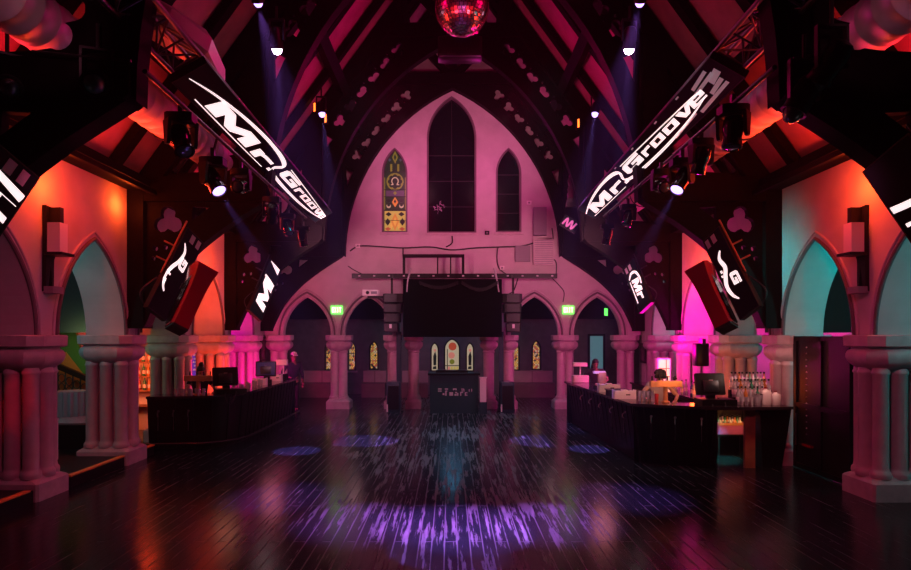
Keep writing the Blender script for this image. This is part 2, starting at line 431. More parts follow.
# the coloured lancet
c, s, z0, z1, h = LAN[1]
pc = [(lancet_outline(c, s - .03, z0, z1, h - .03), 'pane_green', 0)]
R4 = lambda x0, x1, a, b: [(c + x0, z0 + a), (c + x1, z0 + a), (c + x1, z0 + b), (c + x0, z0 + b)]
pc += [(R4(-.33, .33, .06, .70), 'pane_gold', .006), (R4(-.33, .33, .70, .74), 'lead', .012)]
dia = lambda x, z, a, b: [(c + x, z0 + z - b), (c + x + a, z0 + z), (c + x, z0 + z + b), (c + x - a, z0 + z)]
pc += [(dia(0, .36, .13, .28), 'pane_orange', .010), (dia(0, .36, .06, .15), 'pane_amber', .014)]
for q in (-1, 1):
    pc += [(dia(q * .23, .36, .09, .12), 'pane_dark', .010), (dia(q * .2, .60, .1, .07), 'pane_dark', .010), (dia(q * .22, .14, .1, .06), 'pane_red', .010), (dia(q * .12, .24, .05, .12), 'pane_amber', .011)]
    pc += [(R4(q * .33 - .02, q * .33 + .02, .74, 1.75), 'pane_olive', .006)]
    pc += [([(c + x, z) for x, z in circ(q * .2, z0 + .86, .07, 10)], 'pane_cream', .010), ([(c + x, z) for x, z in circ(q * .2, z0 + .89, .05, 10)], 'pane_dark', .014), (dia(q * .2, 1.02, .11, .06), 'pane_dark', .008)]
pc += [(dia(0, .98, .10, .16), 'pane_orange', .010), (dia(0, 1.0, .04, .07), 'pane_dark', .014), (R4(-.28, .28, 1.16, 1.34), 'pane_violet', .006), (dia(0, 1.26, .06, .06), 'pane_olive', .01)]
pc += [([(c + x, z) for x, z in circ(0, z0 + 1.62, .27, 18)], 'pane_olive', .006)]
for k in range(8):
    a = k * PI / 4
    pc.append(([(c + x, z) for x, z in circ(.155 * math.cos(a), z0 + 1.62 + .155 * math.sin(a), .075, 9)], 'pane_dark', .010))
pc += [([(c + x, z) for x, z in circ(0, z0 + 1.62, .14, 14)], 'pane_dark', .013)]
ring = circ(0, z0 + 1.63, .105, 16, -PI / 2 + .5)
for k in range(14):
    a0, a1 = -PI / 2 + .55 + k * (2 * PI - 1.1) / 14, -PI / 2 + .55 + (k + 1) * (2 * PI - 1.1) / 14
    pc.append(([(c + .085 * math.cos(a0), z0 + 1.63 + .10 * math.sin(a0)), (c + .115 * math.cos(a0), z0 + 1.63 + .13 * math.sin(a0)), (c + .115 * math.cos(a1), z0 + 1.63 + .13 * math.sin(a1)), (c + .085 * math.cos(a1), z0 + 1.63 + .10 * math.sin(a1))], 'pane_cream', .017))
for q in (-1, 1): pc.append(([(c + q * .05, z0 + 1.51), (c + q * .13, z0 + 1.51), (c + q * .13, z0 + 1.535), (c + q * .05, z0 + 1.535)], 'pane_cream', .017))
for k in range(5):
    pc.append((R4(-.26 + k * .11, -.20 + k * .11, 1.94, 2.12 + (k % 2) * .05), 'pane_olive' if k % 2 else 'pane_green', .006))
pc += [(dia(0, 2.38, .09, .20), 'pane_olive', .008), (dia(0, 2.38, .045, .10), 'pane_green', .012), (dia(-.17, 2.30, .05, .05), 'pane_blue', .008), (dia(.17, 2.30, .05, .05), 'pane_blue', .008)]
for zz in (.40, 1.14, 1.36, 1.92): pc.append((R4(-.36, .36, zz, zz + .015), 'lead', .016))
window(3, c, s, z0, z1, h, YW, .2, pc, M['moulding'], 'coloured stained glass left lancet window')

# rooms behind the far arcade, and the aisles
YN = 24.2
wins = [(-4.82, .17, .9, 1.75, .3), (-3.92, .17, .9, 1.75, .3), (-3.06, .19, .92, 1.75, .32), (-.68, .17, .86, 1.72, .3), (0.0, .32, .86, 1.75, .42), (.70, .17, .86, 1.72, .3), (2.48, .17, .9, 1.75, .32), (3.30, .19, .92, 1.78, .32)]
struct('wall_back.003', curvefill([[(-9.4, 0), (-9.4, 4.4), (9.4, 4.4), (9.4, 0)]] + [lancet_outline(*w) for w in wins], .3, XZ(YN + .15)), M['darkwall'], smooth=False)
def stained(c, s, z0, z1, h, style, seed):
    random.seed(seed); ps = [(lancet_outline(c, s - .02, z0, z1, h - .02), 'lead', 0)]
    if style == 'diamond':
        nx, nz = 4, 11; dx = 2 * s / nx; dz = (z1 + h - z0) / nz
        for i in range(nx + 1):
            for j in range(nz + 1):
                for o_ in (0, .5):
                    x, z = c - s + (i + o_) * dx, z0 + (j + o_) * dz
                    lim = s if z < z1 else s * max(0, 1 - ((z - z1) / h) ** 1.3)
                    if abs(x - c) + dx * .42 > lim or z + dz * .45 > z1 + h or z - dz * .4 < z0: continue
                    ps.append(([(x, z - dz * .43), (x + dx * .43, z), (x, z + dz * .43), (x - dx * .43, z)], random.choice(['pane_amber', 'pane_gold', 'pane_cream', 'pane_amber', 'pane_red', 'pane_dark']), .006))
    else:
        ps.append((lancet_outline(c, s - .05, z0 + .05, z1, h - .06), 'pane_cream', .006))
        if s > .25:
            ps += [([(c + x, z) for x, z in circ(0.02, z1 + .10, .16, 12)], 'pane_red', .012), ([(c + x, z) for x, z in circ(-.02, z1 - .25, .13, 12)], 'pane_rose', .012), ([(c + x, z) for x, z in circ(0, z1 - .5, .10, 12)], 'pane_olive', .012)]
            ps += [([(c - .20, z0), (c - .17, z0), (c - .17, z1), (c - .20, z1)], 'lead', .014), ([(c - s, z0 + .22), (c + s, z0 + .22), (c + s, z0 + .25), (c - s, z0 + .25)], 'lead', .014)]
            for k in range(4): ps.append(([(c - .16 + k * .11, z0 + .07), (c - .08 + k * .11, z0 + .07), (c - .08 + k * .11, z0 + .2), (c - .16 + k * .11, z0 + .2)], random.choice(['pane_amber', 'pane_rose', 'pane_gold']), .012))
        else:
            ps += [([(c - .05, z0 + .25), (c + .06, z0 + .25), (c + .07, z1 - .25), (c + .02, z1 - .05), (c - .06, z1 - .25)], 'pane_dark', .012), ([(c + x, z) for x, z in circ(0.01, z1 - .02, .055, 10)], 'pane_rose', .013), ([(c - .08, z0 + .1), (c + .07, z0 + .1), (c + .06, z0 + .22), (c - .06, z0 + .2)], 'pane_dark', .012)]
    return ps
for i, w in enumerate(wins):
    st = 'figure' if 3 <= i <= 5 else 'diamond'
    window(4 + i, *w, YN, .12, stained(*w, st, 40 + i), M['lead'], ['amber diamond lattice window left of the first twin column', 'amber diamond lattice window right of the first twin column', 'amber diamond lattice window over the left bench', 'small figure window left of the rose window', 'wide middle window with a red rose', 'small figure window right of the rose window', 'amber lattice window beside the right single column', 'amber diamond lattice window over the right bench'][i])
struct('ceiling', MB().box(-9.4, 9.4, YW + .5, YN, 4.0, 4.15), M['blackmatte'], smooth=False)
struct('trim_1', MB().box(-6.2, 6.2, YN - .5, YN - .02, 2.92, 4.0), M['blackmatte'], smooth=False)['label'] = 'black bulkhead over the far windows'
for sx, nm in ((-1, 'wall_left'), (1, 'wall_right')):
    struct(nm + '.001', MB().box(*sorted((sx * 9.2, sx * 9.4)), 2.0, YN, 0, 4.75), M['aislewall'], smooth=False)
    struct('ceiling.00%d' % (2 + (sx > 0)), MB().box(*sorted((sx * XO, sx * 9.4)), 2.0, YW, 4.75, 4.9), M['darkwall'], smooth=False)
    # added cross walls part the coloured aisle lights; the dark one stands for shade
    struct(nm + '.003', MB().box(*sorted((sx * XO, sx * 9.2)), 12.9, 13.05, 2.35, 4.75), M['aisle_shade'], smooth=False)
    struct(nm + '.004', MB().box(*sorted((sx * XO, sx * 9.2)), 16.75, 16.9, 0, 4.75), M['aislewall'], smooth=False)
for k, sx in ((2, -1), (3, 1)):
    struct('ceiling.00%d' % (2 + k), MB().add([(sx * 6.0, 2.0, 4.74), (0, 2.0, 13.0), (0, YW, 13.0), (sx * 6.0, YW, 4.74), (sx * 6.15, 2.0, 4.78), (0, 2.0, 13.25), (0, YW, 13.25), (sx * 6.15, YW, 4.78)], [(0, 1, 2, 3), (7, 6, 5, 4), (0, 4, 5, 1), (1, 5, 6, 2), (2, 6, 7, 3), (3, 7, 4, 0)]), M['roofboard'], smooth=False)

# ------------------------------------------------------------------ roof timbers along the nave
SL = 8.05 / 5.85
def slope_pt(x, y, off):   # point under the roof slope, off metres in from it
    nx, nz = -SL / math.hypot(1, SL), -1 / math.hypot(1, SL)
    return Vector((math.copysign(1, x) * (abs(x) + nx * off), y, 12.95 - SL * abs(x) + nz * off))
def timber_rafter(sx, y, w=.2, d=.14):
    b = MB(); u = Vector((-sx, 0, SL)).normalized(); n = Vector((-sx * SL, 0, -1)).normalized()
    a = slope_pt(sx * 5.75, y, d / 2 + .01); e = slope_pt(sx * .15, y, d / 2 + .01)
    b.obox((a + e) / 2, u * ((e - a).length / 2), Vector((0, w / 2, 0)), n * d / 2)
    return b
def timber_purlin(sx, x, w=.24, d=.26):
    u = Vector((-sx, 0, SL)).normalized(); n = Vector((-sx * SL, 0, -1)).normalized()
    return MB().obox(slope_pt(sx * x, 12.1, d / 2 + .15), (0, 7.1, 0), u * w / 2, n * d / 2)
ti = 2
for sx in (-1, 1):
    side = 'left' if sx < 0 else 'right'
    for x, nm in ((1.55, 'ridge-side'), (3.05, 'middle'), (4.6, 'eaves-side')):
        o = struct('trim_%d' % ti, timber_purlin(sx, x), M['timber'], smooth=False); o['label'] = '%s purlin of the %s roof slope' % (nm, side); ti += 1
    rf = [y for k in range(3) for y in [PIER[2 * k] + 1.02, PIER[2 * k] + 2.38, PIER[2 * k] + 3.7] if y < 19]
    for y in rf:
        o = struct('trim_%d' % ti, timber_rafter(sx, y), M['timber'], smooth=False); o['label'] = 'dark common rafter of the %s roof slope' % side; ti += 1
    # wall plate and the rails on the wall head
    o = struct('trim_%d' % ti, MB().box(*sorted((sx * 5.58, sx * 5.95)), 5.0, YW, 4.9, 5.16), M['timber'], smooth=False); o['label'] = 'dark wall plate on top of the %s arcade wall' % side; ti += 1
    o = struct('trim_%d' % ti, MB().box(*sorted((sx * 5.28, sx * 5.36)), 6.7, 11.0, 4.78, 4.86).box(*sorted((sx * 5.40, sx * 5.5)), 6.7, 11.0, 4.93, 5.05), M['timber'], smooth=False); o['label'] = 'thin rails along the %s wall head' % side; ti += 1

# ------------------------------------------------------------------ roof trusses
def build_truss(y):
    t = thing('roof_truss', 'x', 'roof truss', (0, y, 4.7))
    Rr = (3.3 ** 2 + 5.15 ** 2) / 6.6; cx = Rr - 3.3
    for sx in (-1, 1):
        fx = lambda x, z, d, sx=sx: (sx * x, y + d, z)
        def plate(name, polys, th, m=M['timber']):
            return obj(name, curvefill(polys, th, fx), m, t, smooth=False)
        obj('wall_post', MB().prism([(5.56, 2.42), (5.86, 2.42), (5.86, 4.9), (5.56, 4.9)], fx, -.18, .18), M['timber'], t, smooth=False)
        obj('hammer_beam', MB().prism([(3.35, 4.76), (3.42, 4.70), (5.85, 4.70), (5.85, 5.14), (3.42, 5.14), (3.35, 5.08)], fx, -.17, .17), M['timber'], t, smooth=False)
        obj('hammer_post', MB().prism([(3.38, 5.14), (3.80, 5.14), (3.80, 7.35), (3.38, 7.95)], fx, -.16, .16), M['timber'], t, smooth=False)
        low = catmull([(5.56, 2.45), (5.22, 3.15), (4.72, 3.75), (4.1, 4.25), (3.4, 4.70)], 5)
        up = catmull([(4.0, 4.70), (4.42, 4.42), (4.95, 3.95), (5.32, 3.48), (5.56, 3.05)], 5)
        plate('curved_brace', [low + up], .26)
        plate('bracket_tracery', [[(5.57, 3.0), (5.57, 4.72), (3.95, 4.72), (4.42, 4.38), (4.95, 3.90), (5.32, 3.42)], trefoil(5.17, 4.36, .135, .135), [(4.42, 4.60), (4.72, 4.62), (4.74, 4.36)], circ(5.40, 3.86, .05), circ(5.44, 3.68, .045), circ(5.22, 3.88, .045)], .12)
        # great pointed arch
        arc = lambda R, t0, t1, n=18: [(-cx + R * math.cos(t0 + (t1 - t0) * i / n), 4.7 + R * math.sin(t0 + (t1 - t0) * i / n)) for i in range(n + 1)]
        plate('arch_brace', [arc(Rr, 0, math.acos(cx / Rr)) + arc(Rr + .32, math.acos(cx / (Rr + .32)), 0.06)], .24)
        R2 = Rr + .28; ta = math.acos((3.35 + cx) / R2); tb = math.asin((10.0 - 4.7) / R2)
        holes = []
        for k in range(6):
            f = k / 5; x, z = 1.42 + (2.92 - 1.42) * f, 9.66 + (7.82 - 9.66) * f
            holes.append(trefoil(x, z, .088, .095, PI * .5 if k % 2 else PI * .62))
            if k < 5:
                xm, zm = x + .15 + .03, z - .18 + .02
                holes += [circ(xm + .10, zm + .04, .028, 8), circ(xm - .11, zm - .06, .028, 8)]
        holes.append([(3.0, 7.30), (3.27, 7.45), (3.24, 6.75)])
        plate('spandrel_tracery', [arc(R2, ta, tb) + [(1.72, 10.0), (3.35, 7.76)]] + holes, .10)
        plate('principal_rafter', [[(5.85, 4.9), (0.0, 12.95), (0, 12.32), (5.38, 4.92)]], .34)
        plate('king_strut', [[(.02, 10.3), (.26, 10.3), (1.02, 11.12), (.86, 11.32)]], .18)
        # cusped tracery between hammer post and rafter
        al_ = lambda c0, c1, r, s0, s1: [(c0 + r * math.cos(math.radians(s0 + (s1 - s0) * i / 9)), c1 + r * math.sin(math.radians(s0 + (s1 - s0) * i / 9))) for i in range(10)]
        hole = [(3.90, 6.6), (3.88, 5.86)] + al_(3.99, 5.69, .125, 110, 262) + al_(4.15, 5.41, .15, 118, 300) + [(4.36, 5.26), (5.08, 5.22), (5.10, 5.28)]
        plate('eaves_tracery', [[(3.75, 5.1), (5.4, 5.1), (5.4, 4.95), (3.75, 7.2)], hole], .08)
    obj('collar_beam', MB().box(-1.85, 1.85, y - .15, y + .15, 9.96, 10.30), M['timber'], t, smooth=False)
    obj('king_post', MB().box(-.13, .13, y - .10, y + .10, 10.3, 12.5), M['timber'], t, smooth=False)
    return t
T1 = build_truss(PIER[0]); T1['label'] = 'black timber roof truss nearest the viewer, in the top corners'
dup(T1, (0, PIER[2], 4.7), label='dark timber truss whose brackets carry the red speakers')
dup(T1, (0, PIER[4], 4.7), label='dark timber truss in front of the last one, with trefoil holes high up')
dup(T1, (0, YW - .2, 4.7), label='dark truss against the far wall, framing the lancet windows')

# ------------------------------------------------------------------ columns
def capital_rows(cx, cy, hx, hy, zs):
    rows = []
    for z, e, c in zs:
        a, b, k = hx + e, hy + e, c
        ring = [(a - k, -b), (a, k - b), (a, b - k), (a - k, b), (k - a, b), (-a, b - k), (-a, k - b), (k - a, -b)]
        rows.append([Vector((cx + x, cy + y_, z)) for x, y_ in ring])
    return rows
CAPZ = [(1.80, -.02, .12), (1.815, .02, .14), (1.84, .055, .16), (1.88, .10, .17), (1.93, .135, .18), (1.98, .150, .18), (2.03, .148, .18), (2.07, .13, .17), (2.095, .10, .16), (2.10, .085, .14), (2.12, .085, .14), (2.125, .13, .15), (2.145, .155, .15), (2.285, .16, .15), (2.30, .145, .15)]
def build_column(cx, cy, hx=.36, hy=.26, label='', nx=3, r=.102, base=0.26):
    t = thing('clustered_column', label, 'column', (cx, cy, 0), None, 'thing')
    obj('core', MB().box(cx - hx * .55, cx + hx * .55, cy - hy * .5, cy + hy * .5, .2, 1.85), M['stone'], t, smooth=False)
    pts = []
    if nx == 1: pts = [(0, 0)]; r = .17
    elif nx == 2: pts = [(-hx * .5, -hy * .4), (hx * .5, -hy * .4)]
    else:
        xs = [-hx + r, 0, hx - r]
        pts = [(x, -hy + r * .6) for x in xs] + [(x, hy - r * .6) for x in xs] + [(hx - r * .35, 0), (-hx + r * .35, 0)]
    for x, y_ in pts:
        obj('shaft', MB().lathe([(r * 1.30, .30), (r * 1.34, .34), (r * 1.28, .38), (r * 1.08, .40), (r * 1.04, .43), (r, .45), (r, 1.74), (r * 1.12, 1.755), (r * 1.14, 1.78), (r * 1.02, 1.80), (r * 1.0, 1.84)], (cx + x, cy + y_, 0), 18), M['shaft'], t)
    bz = [(0.0, .10, .03), (base - .02, .10, .03), (base, .085, .04), (.31, .03, .12), (.33, .0, .12)]
    obj('plinth', MB().rows(capital_rows(cx, cy, hx, hy, bz)), M['stone'], t, angle=30)
    obj('capital', MB().rows(capital_rows(cx, cy, hx - .03, hy, CAPZ)), M['stone'], t, angle=30)
    return t
CL = {0: 'clustered stone column in left arcade with red light streaks, nearest', 1: 'clustered stone column in left arcade standing between the yellow step edges', 2: 'clustered column behind the left bar, dusky rose, left of the bartender',
      3: 'clustered column lit orange behind the bar worker with a hair bun', 4: 'clustered column lit magenta behind the far end of left bar'}
CR = {0: 'clustered stone column in right arcade, nearest, partly cut by the frame', 1: 'clustered stone column in right arcade beside the black panelled gate', 2: 'clustered column with orange and grey shafts behind the right till',
      3: 'clustered column lit bright magenta behind the right bar', 4: 'clustered grey column right of the dark wall picture at far right'}
COLS = {}
for k in range(5):
    for sx, LB in ((-1, CL), (1, CR)):
        COLS[(sx, k)] = build_column(sx * 6.2, PIER[k + 1], label=LB[k]) if not COLS else dup(COLS[(-1, 0)], (sx * 6.2, PIER[k + 1], 0), label=LB[k])
for x, nx, lb in ((-3.56, 2, 'twin-shaft pink column under the left exit sign'), (3.53, 2, 'twin-shaft pink column under the right exit sign'), (-1.88, 1, 'single pink column behind the black speaker left of the booth'),
                  (-1.22, 1, 'single pink column just left of the teal booth'), (1.14, 1, 'single pink column right of the pale post at the booth'), (1.77, 1, 'single pink column behind the black speaker right of the booth'),
                  (-5.45, 2, 'half-hidden pink column at far left corner behind the bar end'), (5.42, 2, 'half-hidden pink column at far right corner behind the bar end')):
    build_column(x, YW + .28, .27 if nx == 2 else .16, .22 if nx == 2 else .18, lb, nx, .13, .24)
# ================================================================== lettering of the logo
def _o(w, h, t=.22): return [[(0, 0), (w, 0), (w, h * t), (0, h * t)], [(0, h * (1 - t)), (w, h * (1 - t)), (w, h), (0, h)], [(0, h * t), (w * .30, h * t), (w * .30, h * (1 - t)), (0, h * (1 - t))], [(w * .70, h * t), (w, h * t), (w, h * (1 - t)), (w * .70, h * (1 - t))]]
def glyph(ch, w, h):
    S = lambda ps: [[(x * w, y * h) for x, y in p] for p in ps]
    if ch == 'M': return S([[(0, 0), (0, 1), (.30, 1), (.50, .50), (.70, 1), (1, 1), (1, 0), (.76, 0), (.76, .52), (.57, 0), (.43, 0), (.24, .52), (.24, 0)]])
    if ch == 'r': return S([[(0, 0), (0, 1), (.34, 1), (.34, .92), (.5, 1), (1, 1), (1, .66), (.55, .66), (.34, .55), (.34, 0)]])
    if ch == '.': return S([[(0, 0), (0, 1), (1, 1), (1, 0)]])
    if ch == 'G': return S([[(.12, 0), (0, .16), (0, .84), (.12, 1), (1, 1), (1, .74), (.28, .74), (.28, .26), (.72, .26), (.72, .40), (.48, .40), (.48, .62), (1, .62), (1, 0)]])
    if ch == 'o': return _o(w, h)
    if ch == 'v': return S([[(0, 1), (.32, 1), (.5, .36), (.68, 1), (1, 1), (.66, 0), (.34, 0)]])
    if ch == 'e': return S([[(0, 0), (1, 0), (1, .2), (0, .2)], [(0, .2), (.3, .2), (.3, 1), (0, 1)], [(.3, .8), (1, .8), (1, 1), (.3, 1)], [(.72, .4), (1, .4), (1, .8), (.72, .8)], [(.3, .4), (.72, .4), (.72, .58), (.3, .58)]])
    if ch == 'E': return S([[(0, 0), (1, 0), (1, .2), (.32, .2), (.32, .4), (.9, .4), (.9, .6), (.32, .6), (.32, .8), (1, .8), (1, 1), (0, 1)]])
    if ch == 'X': return S([[(0, 0), (.3, 0), (.5, .34), (.7, 0), (1, 0), (.66, .5), (1, 1), (.7, 1), (.5, .66), (.3, 1), (0, 1), (.34, .5)]])
    if ch == 'I': return S([[(.3, 0), (.7, 0), (.7, 1), (.3, 1)]])
    if ch == 'T': return S([[(.35, 0), (.65, 0), (.65, .8), (1, .8), (1, 1), (0, 1), (0, .8), (.35, .8)]])
    return []
def word(items, slant):
    """items: (char, x, y, w, h) -> slanted outlines"""
    out = []
    for ch, x, y, w, h in items:
        for p in glyph(ch, w, h): out.append([(x + a + slant * b, y + b) for a, b in p])
    return out
def ribbon(pts):
    """variable-width stroke through (x, y, width) points as quads"""
    c = catmull(pts, 7); out = []; rails = []
    for i, (x, y, w) in enumerate(c):
        a, b = c[max(i - 1, 0)], c[min(i + 1, len(c) - 1)]
        dx, dy = b[0] - a[0], b[1] - a[1]; l = math.hypot(dx, dy) or 1
        rails.append(((x - dy / l * w / 2, y + dx / l * w / 2), (x + dy / l * w / 2, y - dx / l * w / 2)))
    for p, q in zip(rails, rails[1:]): out.append([p[0], q[0], q[1], p[1]])
    return out
def clip(poly, x0, x1, y0, y1):
    for ax, lim, sg in ((0, x0, 1), (0, x1, -1), (1, y0, 1), (1, y1, -1)):
        res = []
        for i in range(len(poly)):
            a, b = poly[i - 1], poly[i]; ina, inb = sg * (a[ax] - lim) >= 0, sg * (b[ax] - lim) >= 0
            if ina != inb:
                t = (lim - a[ax]) / (b[ax] - a[ax]); res.append((a[0] + t * (b[0] - a[0]), a[1] + t * (b[1] - a[1])))
            if inb: res.append(b)
        poly = res
        if len(poly) < 3: return []
    return poly
# the whole logo, x along the words in metres, y up, centred on the panel
LOGO_MR = word([('M', .80, -.155, 1.65, .235), ('r', 2.66, -.16, .80, .165), ('.', 3.56, -.16, .22, .055)], .55)
LOGO_GR = word([('G', 4.05, -.07, 1.0, .20), ('r', 5.18, -.07, .42, .13), ('o', 5.68, -.07, .55, .13), ('o', 6.32, -.07, .55, .13), ('v', 6.94, -.07, .55, .13), ('e', 7.45, -.07, .48, .13)], .45)
LOGO_SW = ribbon([(.10, -.05, .010), (.75, .06, .030), (1.7, .155, .045), (2.7, .20, .055), (3.5, .18, .075), (3.88, .11, .085), (3.80, .02, .07), (3.70, -.06, .065), (3.95, -.14, .06), (4.8, -.175, .055), (6.0, -.175, .045), (7.1, -.13, .03), (7.85, -.06, .012)])
LOGO_LN = ribbon([(4.2, .165, .018), (6.0, .12, .018), (7.9, .06, .018)]) + ribbon([(.55, -.185, .014), (2.2, -.195, .014), (3.4, -.195, .012)])

def led_panel(name, label, cen, along, up, x0, x1, half, logo, extra=(), cat='screen', parts=True):
    """a slab LED screen: cen + along*(x) + up*(y); the picture is on the side along x up points away from"""
    al, u = Vector(along).normalized(), Vector(up); u = (u - al * u.dot(al)).normalized(); n = al.cross(u)
    cen = Vector(cen)
    t = thing(name, label, cat, cen)
    f = lambda x, y, d: cen + al * x + u * y + n * d
    b = MB().prism([(x0, -half), (x1, -half), (x1, half), (x0, half)], f, -.085, 0)
    obj('cabinet', b, M['screenface'], t, smooth=False)
    fr = MB()
    for a0, a1, b0, b1 in ((x0, x1, -half - .012, -half), (x0, x1, half, half + .012), (x0 - .012, x0, -half - .012, half + .012), (x1, x1 + .012, -half - .012, half + .012)):
        fr.prism([(a0, b0), (a1, b0), (a1, b1), (a0, b1)], f, -.09, .008)
    obj('frame', fr, M['black'], t, smooth=False)
    lg = MB()
    for p in logo:
        p = clip(p, x0 + .01, x1 - .01, -half + .008, half - .008)
        if p: lg.prism(p, f, .001, .004)
    if lg.v: obj('logo', lg, M['logo'], t, smooth=False, recalc=True)
    for nm, polys, mm in extra:
        sep_ = nm.endswith('streak')
        e = MB()
        for p in polys:
            if sep_: e = MB()
            p = clip(p, x0 + .01, x1 - .01, -half + .008, half - .008)
            if p: e.prism(p, f, .001, .004)
            if sep_ and e.v: obj(nm, e, M[mm], t, smooth=False)
        if e.v and not sep_: obj(nm, e, M[mm], t, smooth=False)
    return t

# ---- the two long screens hanging along the nave
# left one reads away from the viewer
NL, FL = Vector((-3.20, 7.42, 5.44)), Vector((-3.20, 15.3, 5.20))
UPL = Vector((.87, 0, .5))
led_panel('led_screen', 'long left overhead screen with white logo, big letters near, small far', NL, FL - NL, UPL, 0, (FL - NL).length, .235, LOGO_MR + LOGO_GR + LOGO_SW + LOGO_LN)
NR, FR = Vector((3.24, 7.42, 5.50)), Vector((3.24, 15.1, 5.25))
UPR = Vector((-.87, 0, .5))
flash = [[(5.35 + a, b0), (5.35 + a + l, b0 + .05), (5.35 + a + l, b0 + .05 + w), (5.35 + a, b0 + w)] for a, b0, l, w in ((1.4, .02, .7, .05), (1.55, .1, .5, .05), (1.2, -.2, .9, .05), (1.7, -.12, .4, .06), (.2, -.2, .9, .035), (1.9, -.03, .3, .1))]
ticks = [[(x, .20), (x + .10, .205), (x + .10, .23), (x, .225)] for x in (3.3, 4.4, 5.6, 6.5)]
led_panel('led_screen', 'long right overhead screen with white logo and grey streaks near its end', FR, NR - FR, UPR, 0, (NR - FR).length, .235, [[(x * .92 - .33, y) for x, y in p] for p in LOGO_MR + LOGO_GR + LOGO_SW + LOGO_LN], [('glitch_streak', flash + ticks, 'logoflash')])

# ---- lattice trusses over the screens
def lattice(name, label, x, y0, y1, z0, z1, tilt, w=.20, h=.30):
    u = Vector((tilt * .87, 0, .5)); n = Vector((-tilt * .5, 0, .87))
    t = thing(name, label, 'lighting truss', (x, y0, z0))
    o0, o1 = Vector((x, y0, z0)), Vector((x, y1, z1))
    ch = [u * w, -u * w, n * h]
    for c in ch: obj('chord', MB().cyl(o0 + c + n * .12, o1 + c + n * .12, .030, n=10), M['alu'], t)
    L = (o1 - o0).length; k = int(L / .42); br = MB()
    for i in range(k):
        a, b = o0.lerp(o1, i / k) + n * .12, o0.lerp(o1, (i + 1) / k) + n * .12
        for p, q in ((0, 2), (1, 2), (0, 1)):
            (p, q) = (p, q) if i % 2 else (q, p)
            br.cyl(a + ch[p], b + ch[q], .013, n=6)
        for p, q in ((0, 2), (1, 2), (0, 1)): br.cyl(a + ch[p], a + ch[q], .013, n=6)
    obj('bracing', br, M['alu'], t)
    return t
lattice('lattice_truss', 'metal lattice truss carrying the long left screen', -3.22, 5.4, 15.2, 5.56, 5.26, 1)
lattice('lattice_truss', 'metal lattice truss carrying the long right screen', 3.26, 5.4, 15.2, 5.62, 5.30, -1)

# ---- short screens on the truss brackets, and the red speakers
SW_S = ribbon([(-.62, -.06, .02), (-.45, .06, .05), (-.2, .16, .07), (.02, .15, .085), (.12, .04, .085), (.10, -.08, .08), (.22, -.17, .07), (.50, -.19, .055), (.75, -.12, .03)])
MR_S = word([('M', -.47, -.13, .30, .19), ('r', -.13, -.13, .16, .15), ('.', .02, -.13, .045, .05)], .3)
GR_S = word([('G', .22, -.08, .24, .20), ('r', .50, -.08, .14, .15), ('o', .66, -.08, .16, .15)], .3)
def short_screen(label, cen, along, up, x0, x1, half, lg, extra=()):
    t = led_panel('led_screen', label, cen, along, up, x0, x1, half, lg, extra)
    return t
PANEL = {}
tape = lambda x0, x1: ('tape_strips', [[(x0, -.16), (x1, -.16), (x1, -.06), (x0, -.06)], [(x0, .05), (x1, .05), (x1, .15), (x0, .15)]], 'tape')
def bracket_axes(sx):
    h = Vector((-sx * .37, .93, 0)); z = Vector((0, 0, 1)); a, b = .51, .86
    rise, side = h * a + z * b, -h * b + z * a
    return (rise if sx < 0 else -rise), side, rise
def hung_screen(sx, corner, label, lg, L=1.55, half=.20, tp=True):
    al, u, rise = bracket_axes(sx)
    cen = Vector(corner) - rise * (L / 2) + u * half
    lo = L / 2
    ex = []
    s = 1 if sx < 0 else -1
    if tp: ex.append(('tape_strips', [[(s * (lo - .18), -.17), (s * (lo - .03), -.17), (s * (lo - .03), -.09), (s * (lo - .18), -.09)], [(s * (lo - .18), -.03), (s * (lo - .03), -.03), (s * (lo - .03), .06), (s * (lo - .18), .06)]], 'tape'))
    t = short_screen(label, cen, al, u, -lo, lo, half, lg, ex)
    n = al.cross(u); off = Vector(t.location)
    ar = MB()
    ar.cyl(cen + rise * (lo + .12) + u * (half + .03) - n * .05, cen - rise * lo * .2 + u * (half + .03) - n * .05, .016, n=8)
    for q in (.5, .1): ar.cyl(cen + rise * lo * q + u * half - n * .05, cen + rise * lo * q + u * (half + .16) - n * .16, .014, n=8)
    obj('bracket_arm', ar, M['wood'] if abs(corner[1] - 10.8) < 1 else M['darkmetal'], t)
    cb = MB().tube(catmull([cen - rise * lo * .3 + u * (half + .02) - n * .1, cen - rise * lo * .8 + u * (half + .16) - n * .1, cen - rise * lo * 1.02 + u * .05 - n * .1], 6), .012, 6)
    obj('power_cable', cb, M['cable'], t)
    return t
SC_ = lambda polys, k, dx=0, dy=0: [[(x * k + dx, y * k + dy) for x, y in p] for p in polys]
S_LEFT = ribbon([(.52, .03, .02), (.38, -.08, .06), (.18, -.04, .075), (.02, .06, .08), (-.16, .12, .07), (-.32, .06, .05), (-.40, -.03, .03)])
S_RIGHT = ribbon([(-.42, .02, .03), (-.30, -.06, .06), (-.12, -.03, .075), (.02, -.10, .08), (.18, -.16, .07), (.36, -.13, .05), (.48, -.05, .02)])
hung_screen(-1, P(38, 178, 6.15), 'tilted short screen cut by the left frame edge, above the wall sconce', ribbon([(.62, .20, .05), (.58, .06, .07), (.55, -.08, .08), (.52, -.23, .09)]) + word([('r', .20, -.21, .20, .22), ('.', .06, -.20, .07, .07), ('M', -.45, -.22, .42, .26)], .2) + ribbon([(.46, .2, .008), (.42, -.22, .008)]), 1.62, .24)
